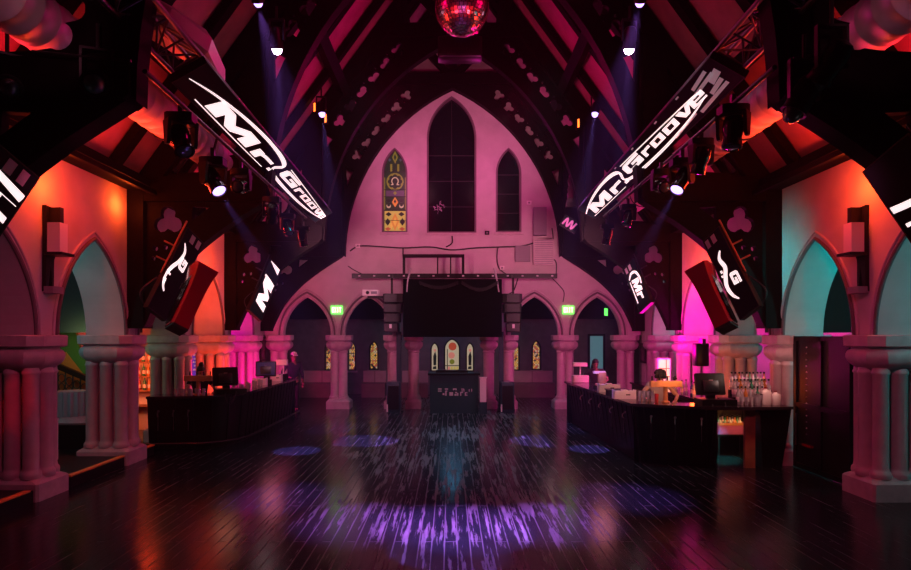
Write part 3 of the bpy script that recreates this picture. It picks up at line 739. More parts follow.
hung_screen(-1, P(203, 243, 10.55), 'tilted short screen behind the left red speaker', [[(x, y * .7 + .095) for x, y in p] for p in S_LEFT] + word([('G', .06, -.10, .21, .14), ('r', -.12, .10, .10, .06)], .2) + [[(-.3, .13), (-.2, .13), (-.2, .17), (-.3, .17)]])
hung_screen(-1, P(281, 271, 15.3), 'small tilted screen over the magenta arch at left', word([('M', -.52, -.19, .72, .36)], .25) + ribbon([(.30, .2, .05), (.27, .0, .06), (.22, -.2, .06)]) + [[(.70, .19), (.77, .19), (.74, -.18), (.55, -.18)]], 1.45, .24, False)
hung_screen(1, P(864, 172, 6.15), 'tilted short screen cut by the right frame edge, with teal top edge', ribbon([(-.30, -.24, .07), (-.24, -.02, .07), (-.20, .24, .08)]) + word([('I', -.14, -.20, .10, .18), ('r', .02, -.18, .20, .2), ('o', .24, -.18, .2, .2)], .2), 1.62, .24, False)
hung_screen(1, P(703, 242, 10.55), 'tilted short screen behind the right red speaker', S_RIGHT + word([('G', .02, -.02, .22, .16), ('.', -.12, -.15, .05, .04), ('.', -.04, -.17, .04, .03)], .2))
hung_screen(1, P(623, 270, 15.3), 'small tilted screen over the teal arch at far right', word([('M', -.20, -.10, .34, .24), ('r', .17, -.10, .18, .18)], .25) + ribbon([(-.26, -.16, .03), (-.36, -.02, .06), (-.30, .13, .06), (-.10, .19, .05), (.05, .17, .03)]) + ribbon([(-.2, -.16, .025), (.4, -.17, .03)]), 1.25, .23)

def red_speaker(sx, c, label):
    al, u, rise = bracket_axes(sx); c = Vector(c)
    h = Vector((-sx * .62, -.78, 0)); side = rise.cross(h); side.normalize(); f = side.cross(rise).normalized()
    if f.y > 0: f = -f
    if side.x * sx > 0: side = -side           # towards the nave
    t = thing('loudspeaker', label, 'speaker', c)
    L = .54
    rows = []
    for k, q in enumerate((-1, -.6, -.2, .2, .6, .85, 1)):
        w = .135 + .06 * max(0, q) ** 2; d = .155
        cc = c + rise * (q * L)
        rows.append([cc - side * w - f * d, cc + side * (w * .75) - f * d, cc + side * w + f * (d * .5), cc + side * (w * .9) + f * d, cc - side * (w * .8) + f * d, cc - side * w + f * (d * .6)])
    obj('cabinet', MB().rows(rows), M['redgloss'], t, angle=30)
    b = MB()
    gl = []
    for q in (-.92, .92):
        cc = c + rise * (q * L); gl.append((cc - side * .139 - f * .145, cc - side * .144 + f * .08))
    b.rows([[a - side * .012, bb - side * .012, bb + side * .02, a + side * .02] for a, bb in gl])
    obj('side_grille', b, M['blackgloss'], t)
    e = c - rise * (L + .015)
    obj('end_cap', MB().obox(e, side * .12, f * .15, rise * .02), M['black'], t)
    y = MB(); y.cyl(c + rise * .2 - f * .2, c + rise * .2 - f * .5, .022, n=8); y.obox(c + rise * .2 - f * .21, side * .16, f * .015, rise * .05)
    obj('mounting_yoke', y, M['darkmetal'], t)
red_speaker(-1, P(191, 298, 9.5), 'glossy red loudspeaker hanging at left, under the tilted screen')
red_speaker(1, P(712, 297, 9.5), 'glossy red loudspeaker hanging at right, with a black side')

# ---- pipes and moving heads
def pipe(label, p0, p1, r=.026, group=None):
    return single('rigging_pipe', MB().cyl(p0, p1, r, n=12), M['darkmetal'], label, 'pipe', group)
pipe('long dark pipe under the left screen carrying moving heads', (-3.18, 6.30, 4.98), (-3.24, 13.6, 4.86))
pipe('long dark pipe under the right screen carrying moving heads', (3.22, 6.30, 5.02), (3.30, 13.6, 4.90))
pipe('thin pale pipe sticking out of the left corner truss', P(32, 51, 6.2), P(131, 61, 6.2), .012)
pipe('thin pale pipe sticking out of the right corner truss', P(793, 58, 6.2), P(853, 49, 6.2), .012)
def moving_head(name, label, top, aim, lens, s=1.0, group=None):
    """clamp, base, yoke and head hanging from a pipe at top; aim is where the head points"""
    top = Vector(top); t = thing(name, label, 'stage light', top, group)
    obj('clamp', MB().obox(top - Vector((0, 0, .05 * s)), (.025 * s, 0, 0), (0, .03 * s, 0), (0, 0, .07 * s)), M['darkmetal'], t)
    obj('base', MB().bbox(top - Vector((0, 0, .17 * s)), Vector((.16 * s, 0, 0)), Vector((0, .11 * s, 0)), Vector((0, 0, .055 * s)), .25), M['black'], t)
    piv = top - Vector((0, 0, .42 * s)); d = (Vector(aim) - piv).normalized()
    sd = d.cross(Vector((0, 0, 1))); sd = sd.normalized() if sd.length > .05 else Vector((1, 0, 0))
    y = MB()
    for q in (-1, 1):
        y.rows([[piv + sd * (q * .155 * s + e) + Vector((0, 0, z * s)) + sd.cross(Vector((0, 0, 1))) * g for e, g in ((-.02 * s, -w * s), (.02 * s, -w * s), (.02 * s, w * s), (-.02 * s, w * s))] for z, w in ((-.07, .03), (-.03, .055), (.06, .06), (.21, .085))])
    y.obox(piv + Vector((0, 0, .20 * s)), sd * .17 * s, sd.cross(Vector((0, 0, 1))) * .08 * s, Vector((0, 0, .018 * s)))
    obj('yoke', y, M['black'], t)
    hd = obj('head', MB().lathe([(.02 * s, -.20 * s), (.09 * s, -.19 * s), (.115 * s, -.14 * s), (.12 * s, -.02 * s), (.10 * s, .05 * s), (.105 * s, .12 * s), (.115 * s, .19 * s), (.095 * s, .20 * s), (.09 * s, .185 * s)], piv, 18, d), M['blackgloss'], t)
    obj('lens', MB().lathe([(.001, .205 * s), (.05 * s, .202 * s), (.088 * s, .188 * s), (.088 * s, .18 * s)], piv, 18, d), M[lens], hd)
    return piv + d * .26 * s
HEADS = []
def mh(px, py, Y, label, aim, lens='lens_off', s=1.0):
    p = P(px, py, Y); tp = p + Vector((0, 0, .30 * s)); f_ = (Y - 6.3) / 7.3
    q = Vector((-3.18 - .06 * f_, Y, 4.98 - .12 * f_)) if px < 450 else Vector((3.22 + .08 * f_, Y, 5.02 - .12 * f_))
    HEADS.append(moving_head('moving_head_light', label, tp, aim, lens, s))
    t = [o for o in COL.objects if o.name.startswith('moving_head_light') and o.type == 'EMPTY'][-1]
    obj('pipe_hook', MB().cyl(tp - Vector((0, 0, .06 * s)), q, .018, n=8), M['darkmetal'], t)
    return HEADS[-1]
mh(181, 130, 7.25, 'black moving head under the letter M of the left screen', (-2.2, 6.2, 2.5))
b1 = mh(213, 172, 8.3, 'large moving head on the left pipe with violet lit lens', (-2.0, 7.6, 2.6), 'lens_on', 1.0)
mh(241, 180, 9.3, 'dark moving head right of the violet-lit one, left pipe', (-3.4, 5.0, 3.6), 'lens_off', .85)
mh(272, 207, 10.7, 'dark moving head under the left screen, over an orange gap', (-3.6, 12, 3.2), 'lens_off', .9)
mh(288, 222, 12.2, 'small moving head below the word end of the left screen', (-2.5, 11, 2), 'lens_off', .85)
mh(303, 234, 13.3, 'farthest small moving head on the left pipe', (-2.6, 13.4, 1), 'lens_off', .85)
mh(733, 122, 7.25, 'black moving head on right pipe, pointing down over red roof', (2.9, 6.9, 2.0))
mh(701, 152, 8.3, 'dark moving head between the two right pipe heads, in shade', (3.0, 9.6, 2.0), 'lens_off', .9)
b2 = mh(682, 172, 8.9, 'moving head on the right pipe with violet lit lens', (2.0, 8.1, 2.6), 'lens_on', 1.0)
mh(661, 180, 9.6, 'dark moving head left of the violet-lit one, right pipe', (3.4, 6.0, 3.4), 'lens_off', .85)
mh(628, 213, 11.8, 'small moving head hanging over the pink gap at right', (2.4, 11, 2), 'lens_off', .85)
mh(607, 232, 13.2, 'farthest small moving head on the right pipe', (2.6, 13.4, 1), 'lens_off', .85)
# beam lamps under the roof
def beam_lamp(px, py, Y, label, aim, lens, s=.8):
    p = P(px, py, Y); d = (Vector(aim) - p).normalized(); t = thing('beam_lamp', label, 'stage light', p)
    b = obj('lamp_body', MB().lathe([(.03 * s, -.40 * s), (.09 * s, -.38 * s), (.12 * s, -.30 * s), (.12 * s, -.05 * s), (.13 * s, 0), (.11 * s, .0), (.105 * s, -.02 * s)], p, 16, d), M['black'], t)
    obj('lens', MB().lathe([(.001, .105 * s), (.05 * s, .092 * s), (.085 * s, .050 * s), (.098 * s, -.012 * s), (.10 * s, -.03 * s)], p, 16, d), M[lens], b)
    up = Vector((0, 0, 1)); sd = Vector((1, 0, 0)) if abs(d.z) > .5 else d.cross(up).normalized()
    y = MB()
    for q in (-1, 1): y.obox(p - d * .2 * s + sd * q * .14 * s + up * .14 * s, sd * .012, Vector((0, .03, 0)), up * .2 * s)
    y.obox(p - d * .2 * s + up * .34 * s, sd * .15 * s, Vector((0, .03, 0)), up * .012)
    y.cyl(p - d * .2 * s + up * .34 * s, p - d * .2 * s + up * .60 * s, .02, n=8)
    obj('yoke', y, M['darkmetal'], t)
    return p + d * .12
LB = {}
LB['a'] = beam_lamp(258, 2, 8.9, 'violet beam lamp at the top left edge of the roof', (-3.0, 12.6, 3), 'lens_on', .7)
LB['b'] = beam_lamp(277, 49, 9.6, 'white-hot beam lamp pointing down at upper left', (-3.12, 12.3, 0), 'lens_white', .8)
LB['c'] = beam_lamp(322, 114, 15.0, 'small violet beam lamp on the roof truss at left', (-2.0, 13.5, 0), 'lens_on', .8)
LB['d'] = beam_lamp(640, 2, 8.9, 'violet beam lamp at the top right edge of the roof', (3.0, 12.6, 3), 'lens_on', .7)
LB['e'] = beam_lamp(629, 49, 9.6, 'white-hot beam lamp pointing down at upper right', (3.0, 12.5, 0), 'lens_white', .8)
LB['f'] = beam_lamp(595, 114, 15.0, 'small violet beam lamp on the roof truss at right', (2.0, 13.5, 0), 'lens_on', .8)
for px, py, Y, lb in ((315, 108, 15.2, 'small orange strip lamp left of the left violet lamp'), (326, 119, 15.2, 'small orange strip lamp right of the left violet lamp'), (578, 124, 15.2, 'small orange strip lamp beside the right violet lamp')):
    p = P(px, py, Y); t = thing('strip_lamp', lb, 'stage light', p)
    obj('housing', MB().obox(p, (.045, 0, .01), (0, .05, 0), (0, 0, .13)), M['black'], t)
    obj('lamp_face', MB().obox(p + Vector((0, -.055, 0)), (.022, 0, .006), (0, .008, 0), (0, 0, .10)), M['led_orange'], t)
for px, py, Y, lens, lb, aim in ((9, 88, 6.15, 'lens_off', 'round stage lamp at the left frame edge on the corner truss', (-1, 2, 3)), (94, 84, 6.1, 'lens_teal', 'dim teal stage lamp on the left corner truss', (-2.5, 3, 3.4)),
                               (818, 82, 6.1, 'lens_teal', 'dim teal stage lamp on the right corner truss', (2.8, 7.5, 3.0)), (793, 113, 6.2, 'lens_off', 'small stage lamp under the right corner truss', (2.5, 6.4, 3))):
    beam_lamp(px, py, Y, lb, aim, lens, 1.0)
# bluish hanging reflector and small pink sign at the far right
p = P(572, 190, 16.6)
t = thing('hanging_reflector', 'bluish crumpled metal reflector hanging left of right screen', 'reflector', p)
random.seed(12)
rw = []
for i in range(9):
    f_ = i / 8; w = .06 + .10 * f_ + random.uniform(-.03, .03)
    rw.append([p + Vector((dx * w + random.uniform(-.03, .03), dy * .05 + random.uniform(-.02, .02), .45 - .9 * f_)) for dx, dy in ((-1, -1), (0, -1.4), (1, -1), (1, 1), (-1, 1))])
obj('foil', MB().rows(rw), M['steel'], t, angle=10)
obj('hanger', MB().cyl(p + Vector((0, 0, .45)), p + Vector((0, 0, 1.2)), .012, n=6), M['cable'], t)
pc_ = P(570, 224, 16.4); al = Vector((.86, 0, -.5)); u = Vector((.5, 0, .86))
led_panel('zigzag_sign', 'little diamond sign with pink zigzag left of right screen', pc_, al, u, -.22, .22, .15, [], [('zigzag', ribbon([(-.18, -.1, .05), (-.12, .1, .05), (-.05, -.1, .05), (.02, .1, .05), (.08, -.1, .05), (.15, .1, .05)]), 'logopink')], 'sign')

# ---- mirror ball and the box behind it
pb = P(462, 8, 9.2); t = thing('mirror_ball', 'red-glowing mirror ball hanging at the top centre', 'mirror ball', pb)
ball = MB(); rr = .40; n_, m_ = 44, 24
for i in range(m_):
    t0, t1 = -PI / 2 + PI * i / m_, -PI / 2 + PI * (i + 1) / m_
    k = max(6, int(n_ * math.cos((t0 + t1) / 2)))
    for j in range(k):
        a0, a1 = 2 * PI * j / k + .012, 2 * PI * (j + 1) / k - .012
        q = [pb + Vector((math.cos(tt) * math.cos(aa), math.cos(tt) * math.sin(aa), math.sin(tt))) * rr for tt, aa in ((t0 + .008, a0), (t0 + .008, a1), (t1 - .008, a1), (t1 - .008, a0))]
        ball.poly(q)
obj('mirror_tiles', ball, M['mirror'], t, smooth=False, recalc=False)
obj('ball_core', MB().sphere(pb, rr * .985, 28, 18), M['black'], t)
obj('hanging_cap', MB().lathe([(.10, .37), (.10, .44), (.05, .47), (.02, .55)], pb, 14), M['steel'], t)
obj('cable', MB().cyl(pb + Vector((0, 0, .5)), (pb.x, pb.y, 12.4), .012, n=6), M['cable'], t)
pb = P(460, 50, 14.2); t = thing('strobe_box', 'dim magenta box hanging behind and below the mirror ball', 'stage light', pb)
obj('housing', MB().bbox(pb, Vector((.50, 0, 0)), Vector((0, .2, 0)), Vector((0, 0, .24)), .2), M['darkmetal'], t)
obj('front_lip', MB().box(pb.x - .47, pb.x + .47, pb.y - .235, pb.y - .19, pb.z - .235, pb.z - .19), M['steel'], t)
obj('hanger', MB().cyl(pb + Vector((-.3, 0, .2)), (pb.x - .3, pb.y, 12.2), .014, n=6).cyl(pb + Vector((.3, 0, .2)), (pb.x + .3, pb.y, 12.2), .014, n=6), M['cable'], t)

# ---- air ducts under the eaves
for sx, side in ((-1, 'left'), (1, 'right')):
    for k, (ya, yb, lb) in enumerate(((5.2, 15.6, 'pale spiral air duct along the %s eaves, from the top %s corner' % (side, side)),)):
        c0 = Vector((sx * 4.45, ya, 5.62))
        t = thing('air_duct', lb, 'duct', c0)
        prof = []
        y = 0.0; L = yb - ya
        prof = [(.26, 0.0), (.29, .0)]
        while y < L - .3:
            y += .26; prof += [(.29, y - .02), (.300, y - .01), (.300, y + .01), (.29, y + .02)]
        prof += [(.29, L), (.26, L)]
        obj('spiral_pipe', MB().lathe(prof, c0, 28, (0, 1, 0)), M['galv'], t, angle=50)
        for f_ in (.22, .42, .68, .9): obj('hanger_band', MB().tube([(c0.x + .31 * math.cos(a), ya + L * f_, c0.z + .31 * math.sin(a)) for a in [2 * PI * i / 20 for i in range(21)]], .012, 6), M['darkmetal'], t)
pe = [P(120, 0, 7.9), P(165, 25, 8.1), P(195, 45, 8.4), P(208, 70, 9.0), P(210, 95, 9.6)]
t = thing('air_duct', 'pinkish duct elbow behind the left lattice truss', 'duct', pe[2])
obj('duct_elbow', MB().tube(pe, [.26, .26, .26, .24, .22], 8), M['galv'], t, angle=20)
# ================================================================== fittings on the far wall
def wall_px(px, py, Y=YW): return P(px, py, Y)
for px, lb in ((337, 'green lit exit sign over the left twin column'), (568, 'green lit exit sign over the right twin column')):
    p = wall_px(px, 310); t = thing('exit_sign', lb, 'exit sign', p)
    obj('sign_box', MB().box(p.x - .18, p.x + .18, YW - .07, YW - .01, p.z - .13, p.z + .13), M['exit_green'], t)
    lt = MB()
    for i, ch in enumerate('EXIT'):
        for q in glyph(ch, .062, .16): lt.prism([(p.x - .142 + i * .074 + a, p.z - .08 + b) for a, b in q], XZ(0), YW - .078, YW - .071)
    obj('lettering', lt, M['exit_letter'], t, smooth=False)
    obj('mounting_plate', MB().box(p.x - .05, p.x + .05, YW - .05, YW - .005, p.z + .13, p.z + .17), M['white'], t)
p = P(606, 312, 21.0); t = thing('exit_sign', 'small green exit sign seen inside the far right arch', 'exit sign', p)
obj('sign_box', MB().obox(p, (.07, .14, 0), (.02, -.01, 0), (0, 0, .12)), M['exit_green'], t)
obj('rod', MB().cyl(p + Vector((0, 0, .12)), (p.x, p.y, 4.0), .01, n=6), M['darkmetal'], t)
# bar, frame and cables over the booth
a, b_ = wall_px(352, 276, 18.85), wall_px(557, 276, 18.85)
t = thing('lighting_bar', 'long black bar across the far wall under the windows', 'lighting bar', (a + b_) / 2)
obj('beam', MB().box(a.x, b_.x, 18.80, 18.90, a.z - .07, a.z + .07), M['black'], t)
br = MB()
for x in (a.x + .3, a.x + 1.8, b_.x - 1.8, b_.x - .3): br.box(x - .03, x + .03, 18.85, YW, a.z - .03, a.z + .03)
obj('wall_bracket', br, M['black'], t)
pn = MB()
for i in range(14): pn.box(a.x + .2 + i * .45, a.x + .26 + i * .45, 18.79, 18.80, a.z - .02, a.z + .02)
obj('sockets', pn, M['tape'], t)
x0, z1 = wall_px(404, 256, 18.95).x, wall_px(404, 256, 18.95).z; x1, z0 = wall_px(463, 274, 18.95).x, a.z + .07
t = thing('pipe_frame', 'black rectangular pipe frame standing on the long bar', 'pipe frame', (x0, 18.95, z0))
obj('top_rail', MB().box(x0 - .04, x1 + .04, 18.91, 18.99, z1 - .05, z1 + .05), M['black'], t)
for x, w in ((x0, .04), (x0 + (x1 - x0) * .57, .02), (x0 + (x1 - x0) * .79, .02), (x1, .04)):
    obj('upright', MB().box(x - w, x + w, 18.91, 18.99, z0 - .02, z1), M['black'], t)
wc = lambda pts, Y=YW - .03: [P(x, y, Y) for x, y in pts]
cable('wall_cable', wc([(350, 251), (360, 246), (385, 247), (403, 248), (430, 247), (452, 250), (475, 248), (500, 247), (522, 246), (540, 241), (552, 239)]), .022, M['cable'], 'long dark cable along the far wall below the windows')
cable('wall_cable', wc([(403, 248), (403, 256), (404, 262)]), .02, M['cable'], 'short dark cable dropping to the pipe frame')
cable('wall_cable', wc([(452, 236), (452, 243), (446, 247)]), .02, M['cable'], 'short dark cable under the tall centre window')
cable('wall_cable', wc([(348, 266), (354, 270), (362, 274)]), .016, M['cable'], 'thin cable at the left end of the long bar')
cable('wall_cable', wc([(498, 247), (497, 258), (499, 268), (506, 274)]), .014, M['cable'], 'thin cable hanging right of the pipe frame')
cable('wall_cable', wc([(563, 302), (564, 292), (558, 284), (552, 278)]), .014, M['cable'], 'thin cable rising from the right exit sign')
cable('wall_cable', wc([(556, 277), (556, 262), (550, 256), (553, 240), (552, 228)]), .016, M['cable'], 'cable bundle around the pale wall cabinet')
cable('drape_cable', wc([(411, 268), (408, 280), (407, 292)], 18.3), .03, M['cablepale'], 'pale twisted cable at left top of the black booth box')
cable('drape_cable', wc([(494, 268), (497, 280), (499, 292)], 18.3), .03, M['cablepale'], 'pale twisted cable at right top of the black booth box')
cable('drape_cable', wc([(518, 278), (514, 290), (509, 294)], 18.5), .02, M['cable'], 'dark cable slanting down right of the booth box')
def panel(name, px0, py0, px1, py1, d, m, label, cat, Y=YW, frame=True):
    a, b = P(px0, py1, Y), P(px1, py0, Y); c = (a + b) / 2
    t = thing(name, label, cat, c)
    obj('housing', MB().box(a.x, b.x, Y - d, Y - .005, a.z, b.z), m, t, smooth=False)
    g = MB(); n = max(4, int((b.z - a.z) / .06))
    for i in range(n):
        z = a.z + .03 + (b.z - a.z - .06) * i / (n - 1); g.box(a.x + .03, b.x - .03, Y - d - .008, Y - d, z - .010, z + .010)
    obj('grille', g, M['grey'], t, smooth=False)
    return t
panel('wall_speaker', 533, 208, 546, 236, .15, M['grey'], 'grey grilled speaker on the far wall right of the windows', 'speaker')
panel('control_cabinet', 515, 246, 530, 262, .10, M['grey'], 'dark grey cabinet on the far wall under the right window', 'cabinet')
panel('junction_cabinet', 533, 240, 553, 265, .12, M['shaft'], 'pale large cabinet on the far wall beside the roof truss', 'cabinet')
for px, py, lb in ((502, 268, 'white outlet box on the far wall right of the pipe frame'), (487, 233, 'small dark plate on the wall between the lancets'), (529, 203, 'small white box above the grey wall speaker'), (358, 246, 'small white box at left end of the long wall cable')):
    p = wall_px(px, py); dk = 'dark plate' in lb
    t = thing('outlet_box', lb, 'outlet', p)
    obj('box', MB().box(p.x - .07, p.x + .07, YW - .05, YW - .004, p.z - .06, p.z + .06), M['black' if dk else 'white'], t)
    obj('cover', MB().box(p.x - .03, p.x + .03, YW - .056, YW - .05, p.z - .025, p.z + .025), M['grey'], t)
# small projector boxes at the bar ends
for px, py, lb in ((371, 293, 'pale projector on the bracket left of the booth box'),):
    p = P(px, py, 18.4); t = thing('projector', lb, 'projector', p)
    obj('body', MB().bbox(p, Vector((.24, 0, 0)), Vector((0, .16, 0)), Vector((0, 0, .09)), .2), M['white'], t)
    obj('lens', MB().lathe([(.05, 0), (.05, .04), (.035, .045), (.001, .03)], p + Vector((-.08, -.15, 0)), 12, (0, -1, 0)), M['black'], t)
    obj('controls', MB().box(p.x + .02, p.x + .2, p.y - .166, p.y - .155, p.z - .04, p.z + .04), M['grey'], t)
    obj('bracket', MB().box(p.x - .1, p.x + .5, p.y - .05, p.y + .05, p.z - .16, p.z - .09), M['black'], t)

# ---- the black enclosure over the booth
BX0, BX1 = P(404, 0, 18.3).x, P(501, 0, 18.3).x
t = thing('black_canopy', 'big black box hanging over the booth', 'canopy', (0, 18.3, 2.3))
ztop, zbot = P(0, 279, 18.3).z, 2.24
obj('front_drape', MB().box(BX0, BX1, 18.28, 18.34, zbot, ztop), M['blackmatte'], t)
for x, nm in ((BX0, 'side_drape'), (BX1, 'side_drape')): obj(nm, MB().box(x - .03, x + .03, 18.34, 19.6, zbot, ztop), M['blackmatte'], t)
obj('top_cover', MB().box(BX0, BX1, 18.34, 18.78, ztop - .06, ztop), M['blackmatte'], t)
sw = MB()
for x0, x1, dz in ((BX0 + .45, BX0 + 1.6, .16), (BX0 + 1.7, BX1 - .1, .22)):
    sw.rows([[Vector((x0 + (x1 - x0) * k / 10, 18.27 - e, ztop - .05 - dz * math.sin(PI * k / 10) - e2)) for e, e2 in ((0, 0), (.03, 0), (.03, .10), (0, .10))] for k in range(11)])
obj('swag', sw, M['black'], t)
for sx, xx, lb in ((-1, BX0 - .38, 'black stacked speakers left of the booth box'), (1, BX1 + .38, 'black stacked speakers right of the booth box')):
    t = thing('speaker_stack', lb, 'speaker', (xx, 18.5, 2.3))
    for k in range(4):
        z = 2.38 + k * .29
        c = obj('speaker_box', MB().bbox((xx - sx * .06 * k * .3, 18.55, z + .14), Vector((.30 - .03 * (3 - k), 0, 0)), Vector((0, .25, 0)), Vector((0, 0, .135)), .15), M['black'], t)
        obj('grille', MB().box(xx - .2, xx + .16, 18.28, 18.30, z + .03, z + .25), M['darkmetal'], c)
    obj('hook_plate', MB().box(xx - .05, xx + .02, 18.24, 18.28, 2.5, 2.62), M['white'], t)
    obj('flying_bar', MB().box(xx - .03, xx + .03, 18.5, 18.6, 3.5, 4.1), M['black'], t)
# ---- DJ booth
bx0, bx1 = P(430, 0, 18.2).x, P(478, 0, 18.2).x
t = thing('dj_booth', 'dark teal DJ booth in the middle of the far arcade', 'booth', (0, 18.2, 0))
obj('front_panel', MB().box(bx0, bx1, 18.18, 18.24, 0, 1.12), M['teal_counter'], t)
obj('counter', MB().box(bx0 - .06, bx1 + .06, 18.14, 18.9, 1.12, 1.18), M['black'], t)
for x in (bx0, bx1 - .06): obj('side_panel', MB().box(x, x + .06, 18.24, 18.9, 0, 1.12), M['teal_counter'], t)
lt = MB()
F_ = [(0, 0, .10, .03), (0, .06, .10, .03), (.19, .06, .09, .03), (.21, -.0, .05, .03), (.42, .04, .03, .05), (.45, .06, .05, .03), (.49, .04, .03, .05), (.65, .06, .08, .025), (.71, .0, .025, .07), (.66, .0, .03, .04), (.86, .0, .02, .07), (.93, .0, .02, .08),
      (.13, -.10, .05, .05), (.20, -.12, .04, .14), (.32, -.12, .10, .10), (.46, -.12, .06, .05), (.48, -.05, .05, .04), (.53, -.12, .04, .08), (.62, -.12, .03, .11), (.65, -.04, .05, .03), (.75, -.12, .03, .10), (.79, -.12, .03, .03), (.79, -.05, .03, .03)]
ox, oz = P(438, 0, 18.2).x, P(0, 391.5, 18.2).z
for x, z, w, h in F_: lt.box(ox + x * 1.05, ox + (x + w) * 1.05, 18.172, 18.18, oz + z, oz + z + h)
obj('pale_lettering', lt, M['tape'], t, smooth=False)
mx = thing('dj_mixer', 'low black mixer desk standing on the booth counter', 'mixer', (-.05, 18.5, 1.18))
obj('deck', MB().box(-.5, .45, 18.4, 18.75, 1.18, 1.25), M['black'], mx)
for x in (-.32, .28): obj('platter', MB().lathe([(.13, 1.25), (.13, 1.265), (.02, 1.27)], (x, 18.57, 0), 18), M['darkmetal'], mx)
kb = MB()
for i in range(5): kb.box(-.15 + i * .06, -.13 + i * .06, 18.45, 18.48, 1.25, 1.275)
obj('fader', kb, M['grey'], mx)
p0 = P(481, 0, 18.1)
p0.x += .06; t = thing('pale_post', 'pale grey box post at the right of the booth', 'post', (p0.x, 18.1, 0))
obj('shaft', MB().box(p0.x - .09, p0.x + .09, 18.02, 18.2, .35, 1.04), M['white'], t); obj('foot', MB().box(p0.x - .11, p0.x + .11, 18.0, 18.22, 0, .35), M['teal_counter'], t); obj('top_cap', MB().box(p0.x - .105, p0.x + .105, 18.0, 18.22, 1.04, 1.07), M['white'], t)
for px, lb in ((394, 'black floor speaker left of the booth, by the single column'), (507, 'black floor speaker right of the booth, by the single column')):
    p0 = P(px, 0, 18.5); t = thing('floor_speaker', lb, 'speaker', (p0.x, 18.5, 0))
    obj('cabinet', MB().bbox((p0.x, 18.5, .45), Vector((.2, 0, 0)), Vector((0, .2, 0)), Vector((0, 0, .45)), .12), M['teal_counter'], t)
    obj('grille', MB().box(p0.x - .16, p0.x + .16, 18.285, 18.30, .1, .8), M['black'], t)
    obj('corner_plate', MB().box(p0.x - .2, p0.x - .16, 18.28, 18.31, .03, .25), M['white'], t)
    cz = .92; obj('top_handle', MB().box(p0.x - .08, p0.x + .08, 18.44, 18.56, .9, .94), M['grey'], t)
for px, lb in ((399, 'thin dark pole between the two left single columns'), (501, 'thin dark pole between the two right single columns')):
    p0 = P(px, 0, 18.7)
    t = thing('canopy_pole', lb, 'pole', (p0.x, 18.7, 0))
    obj('pole', MB().box(p0.x - .07, p0.x + .07, 18.62, 18.72, .04, 2.4), M['teal_counter'], t); obj('foot_plate', MB().box(p0.x - .13, p0.x + .13, 18.55, 18.79, 0, .04), M['darkmetal'], t)
# ---- benches in the far room
def bench(x0, x1, label):
    t = thing('banquette', label, 'bench', ((x0 + x1) / 2, 22.9, 0))
    obj('backrest', MB().box(x0, x1, 23.3, 23.5, .42, .95), M['upholstery'], t); obj('seat', MB().box(x0, x1, 22.75, 23.3, .36, .52), M['upholstery_dark'], t); obj('base', MB().box(x0, x1, 22.8, 23.4, 0, .36), M['upholstery_dark'], t)
    tr = MB()
    n = max(2, int((x1 - x0) / .6))
    for i in range(1, n): tr.box(x0 + (x1 - x0) * i / n - .01, x0 + (x1 - x0) * i / n + .01, 23.285, 23.30, .52, .95)
    obj('seam', tr, M['upholstery_dark'], t)
bench(P(300, 0, 23.2).x, P(343, 0, 23.2).x, 'pink banquette seen through the far left arch'); bench(P(363, 0, 23.2).x, P(386, 0, 23.2).x, 'pink banquette below the lattice window, second arch from left')
bench(P(402, 0, 23.2).x, P(428, 0, 23.2).x, 'short pink banquette just left of the booth'); bench(P(512, 0, 23.2).x, P(553, 0, 23.2).x, 'pink banquette seen through the arch right of the booth')
# ---- doorway light and pictures at the far right
p0, p1 = P(590, 371, 24.1), P(603, 336, 24.1)
d1 = struct('door_1', MB().box(p0.x, p1.x, 24.12, 24.19, 0.02, p1.z), M['tealpane']); d1['label'] = 'dim teal doorway in the far right arch'
obj('door_frame', MB().box(p0.x - .08, p0.x, 24.08, 24.19, 0, p1.z + .08).box(p1.x, p1.x + .08, 24.08, 24.19, 0, p1.z + .08).box(p0.x, p1.x, 24.08, 24.19, p1.z, p1.z + .08), M['black'], d1)
def wall_frame(sx, Y, z0, z1, w, label):
    x = sx * (XI - .02)
    t = thing('picture_frame', label, 'picture', (x, Y, z0))
    obj('frame', MB().box(*sorted((x, x - sx * .05)), Y - w, Y + w, z0, z1), M['black'], t); obj('picture', MB().box(*sorted((x - sx * .05, x - sx * .056)), Y - w + .07, Y + w - .07, z0 + .07, z1 - .07), M['blackgloss'], t)
for sx, Y, lb in ((-1, 18.95, 'black upright wall panel at the far end of left bar'), (1, 18.9, 'small dark framed picture on the wall at far right')):
    wall_frame(sx, Y, 1.5 if sx < 0 else 1.45, 2.25 if sx < 0 else 2.05, .22, lb)
for sx in (-1, 1):
    struct('wall_%s.002' % ('left' if sx < 0 else 'right'), MB().box(*sorted((sx * (XI + .02), sx * XO)), 18.84, YW, 0, SPR), M['plaster'], smooth=False)
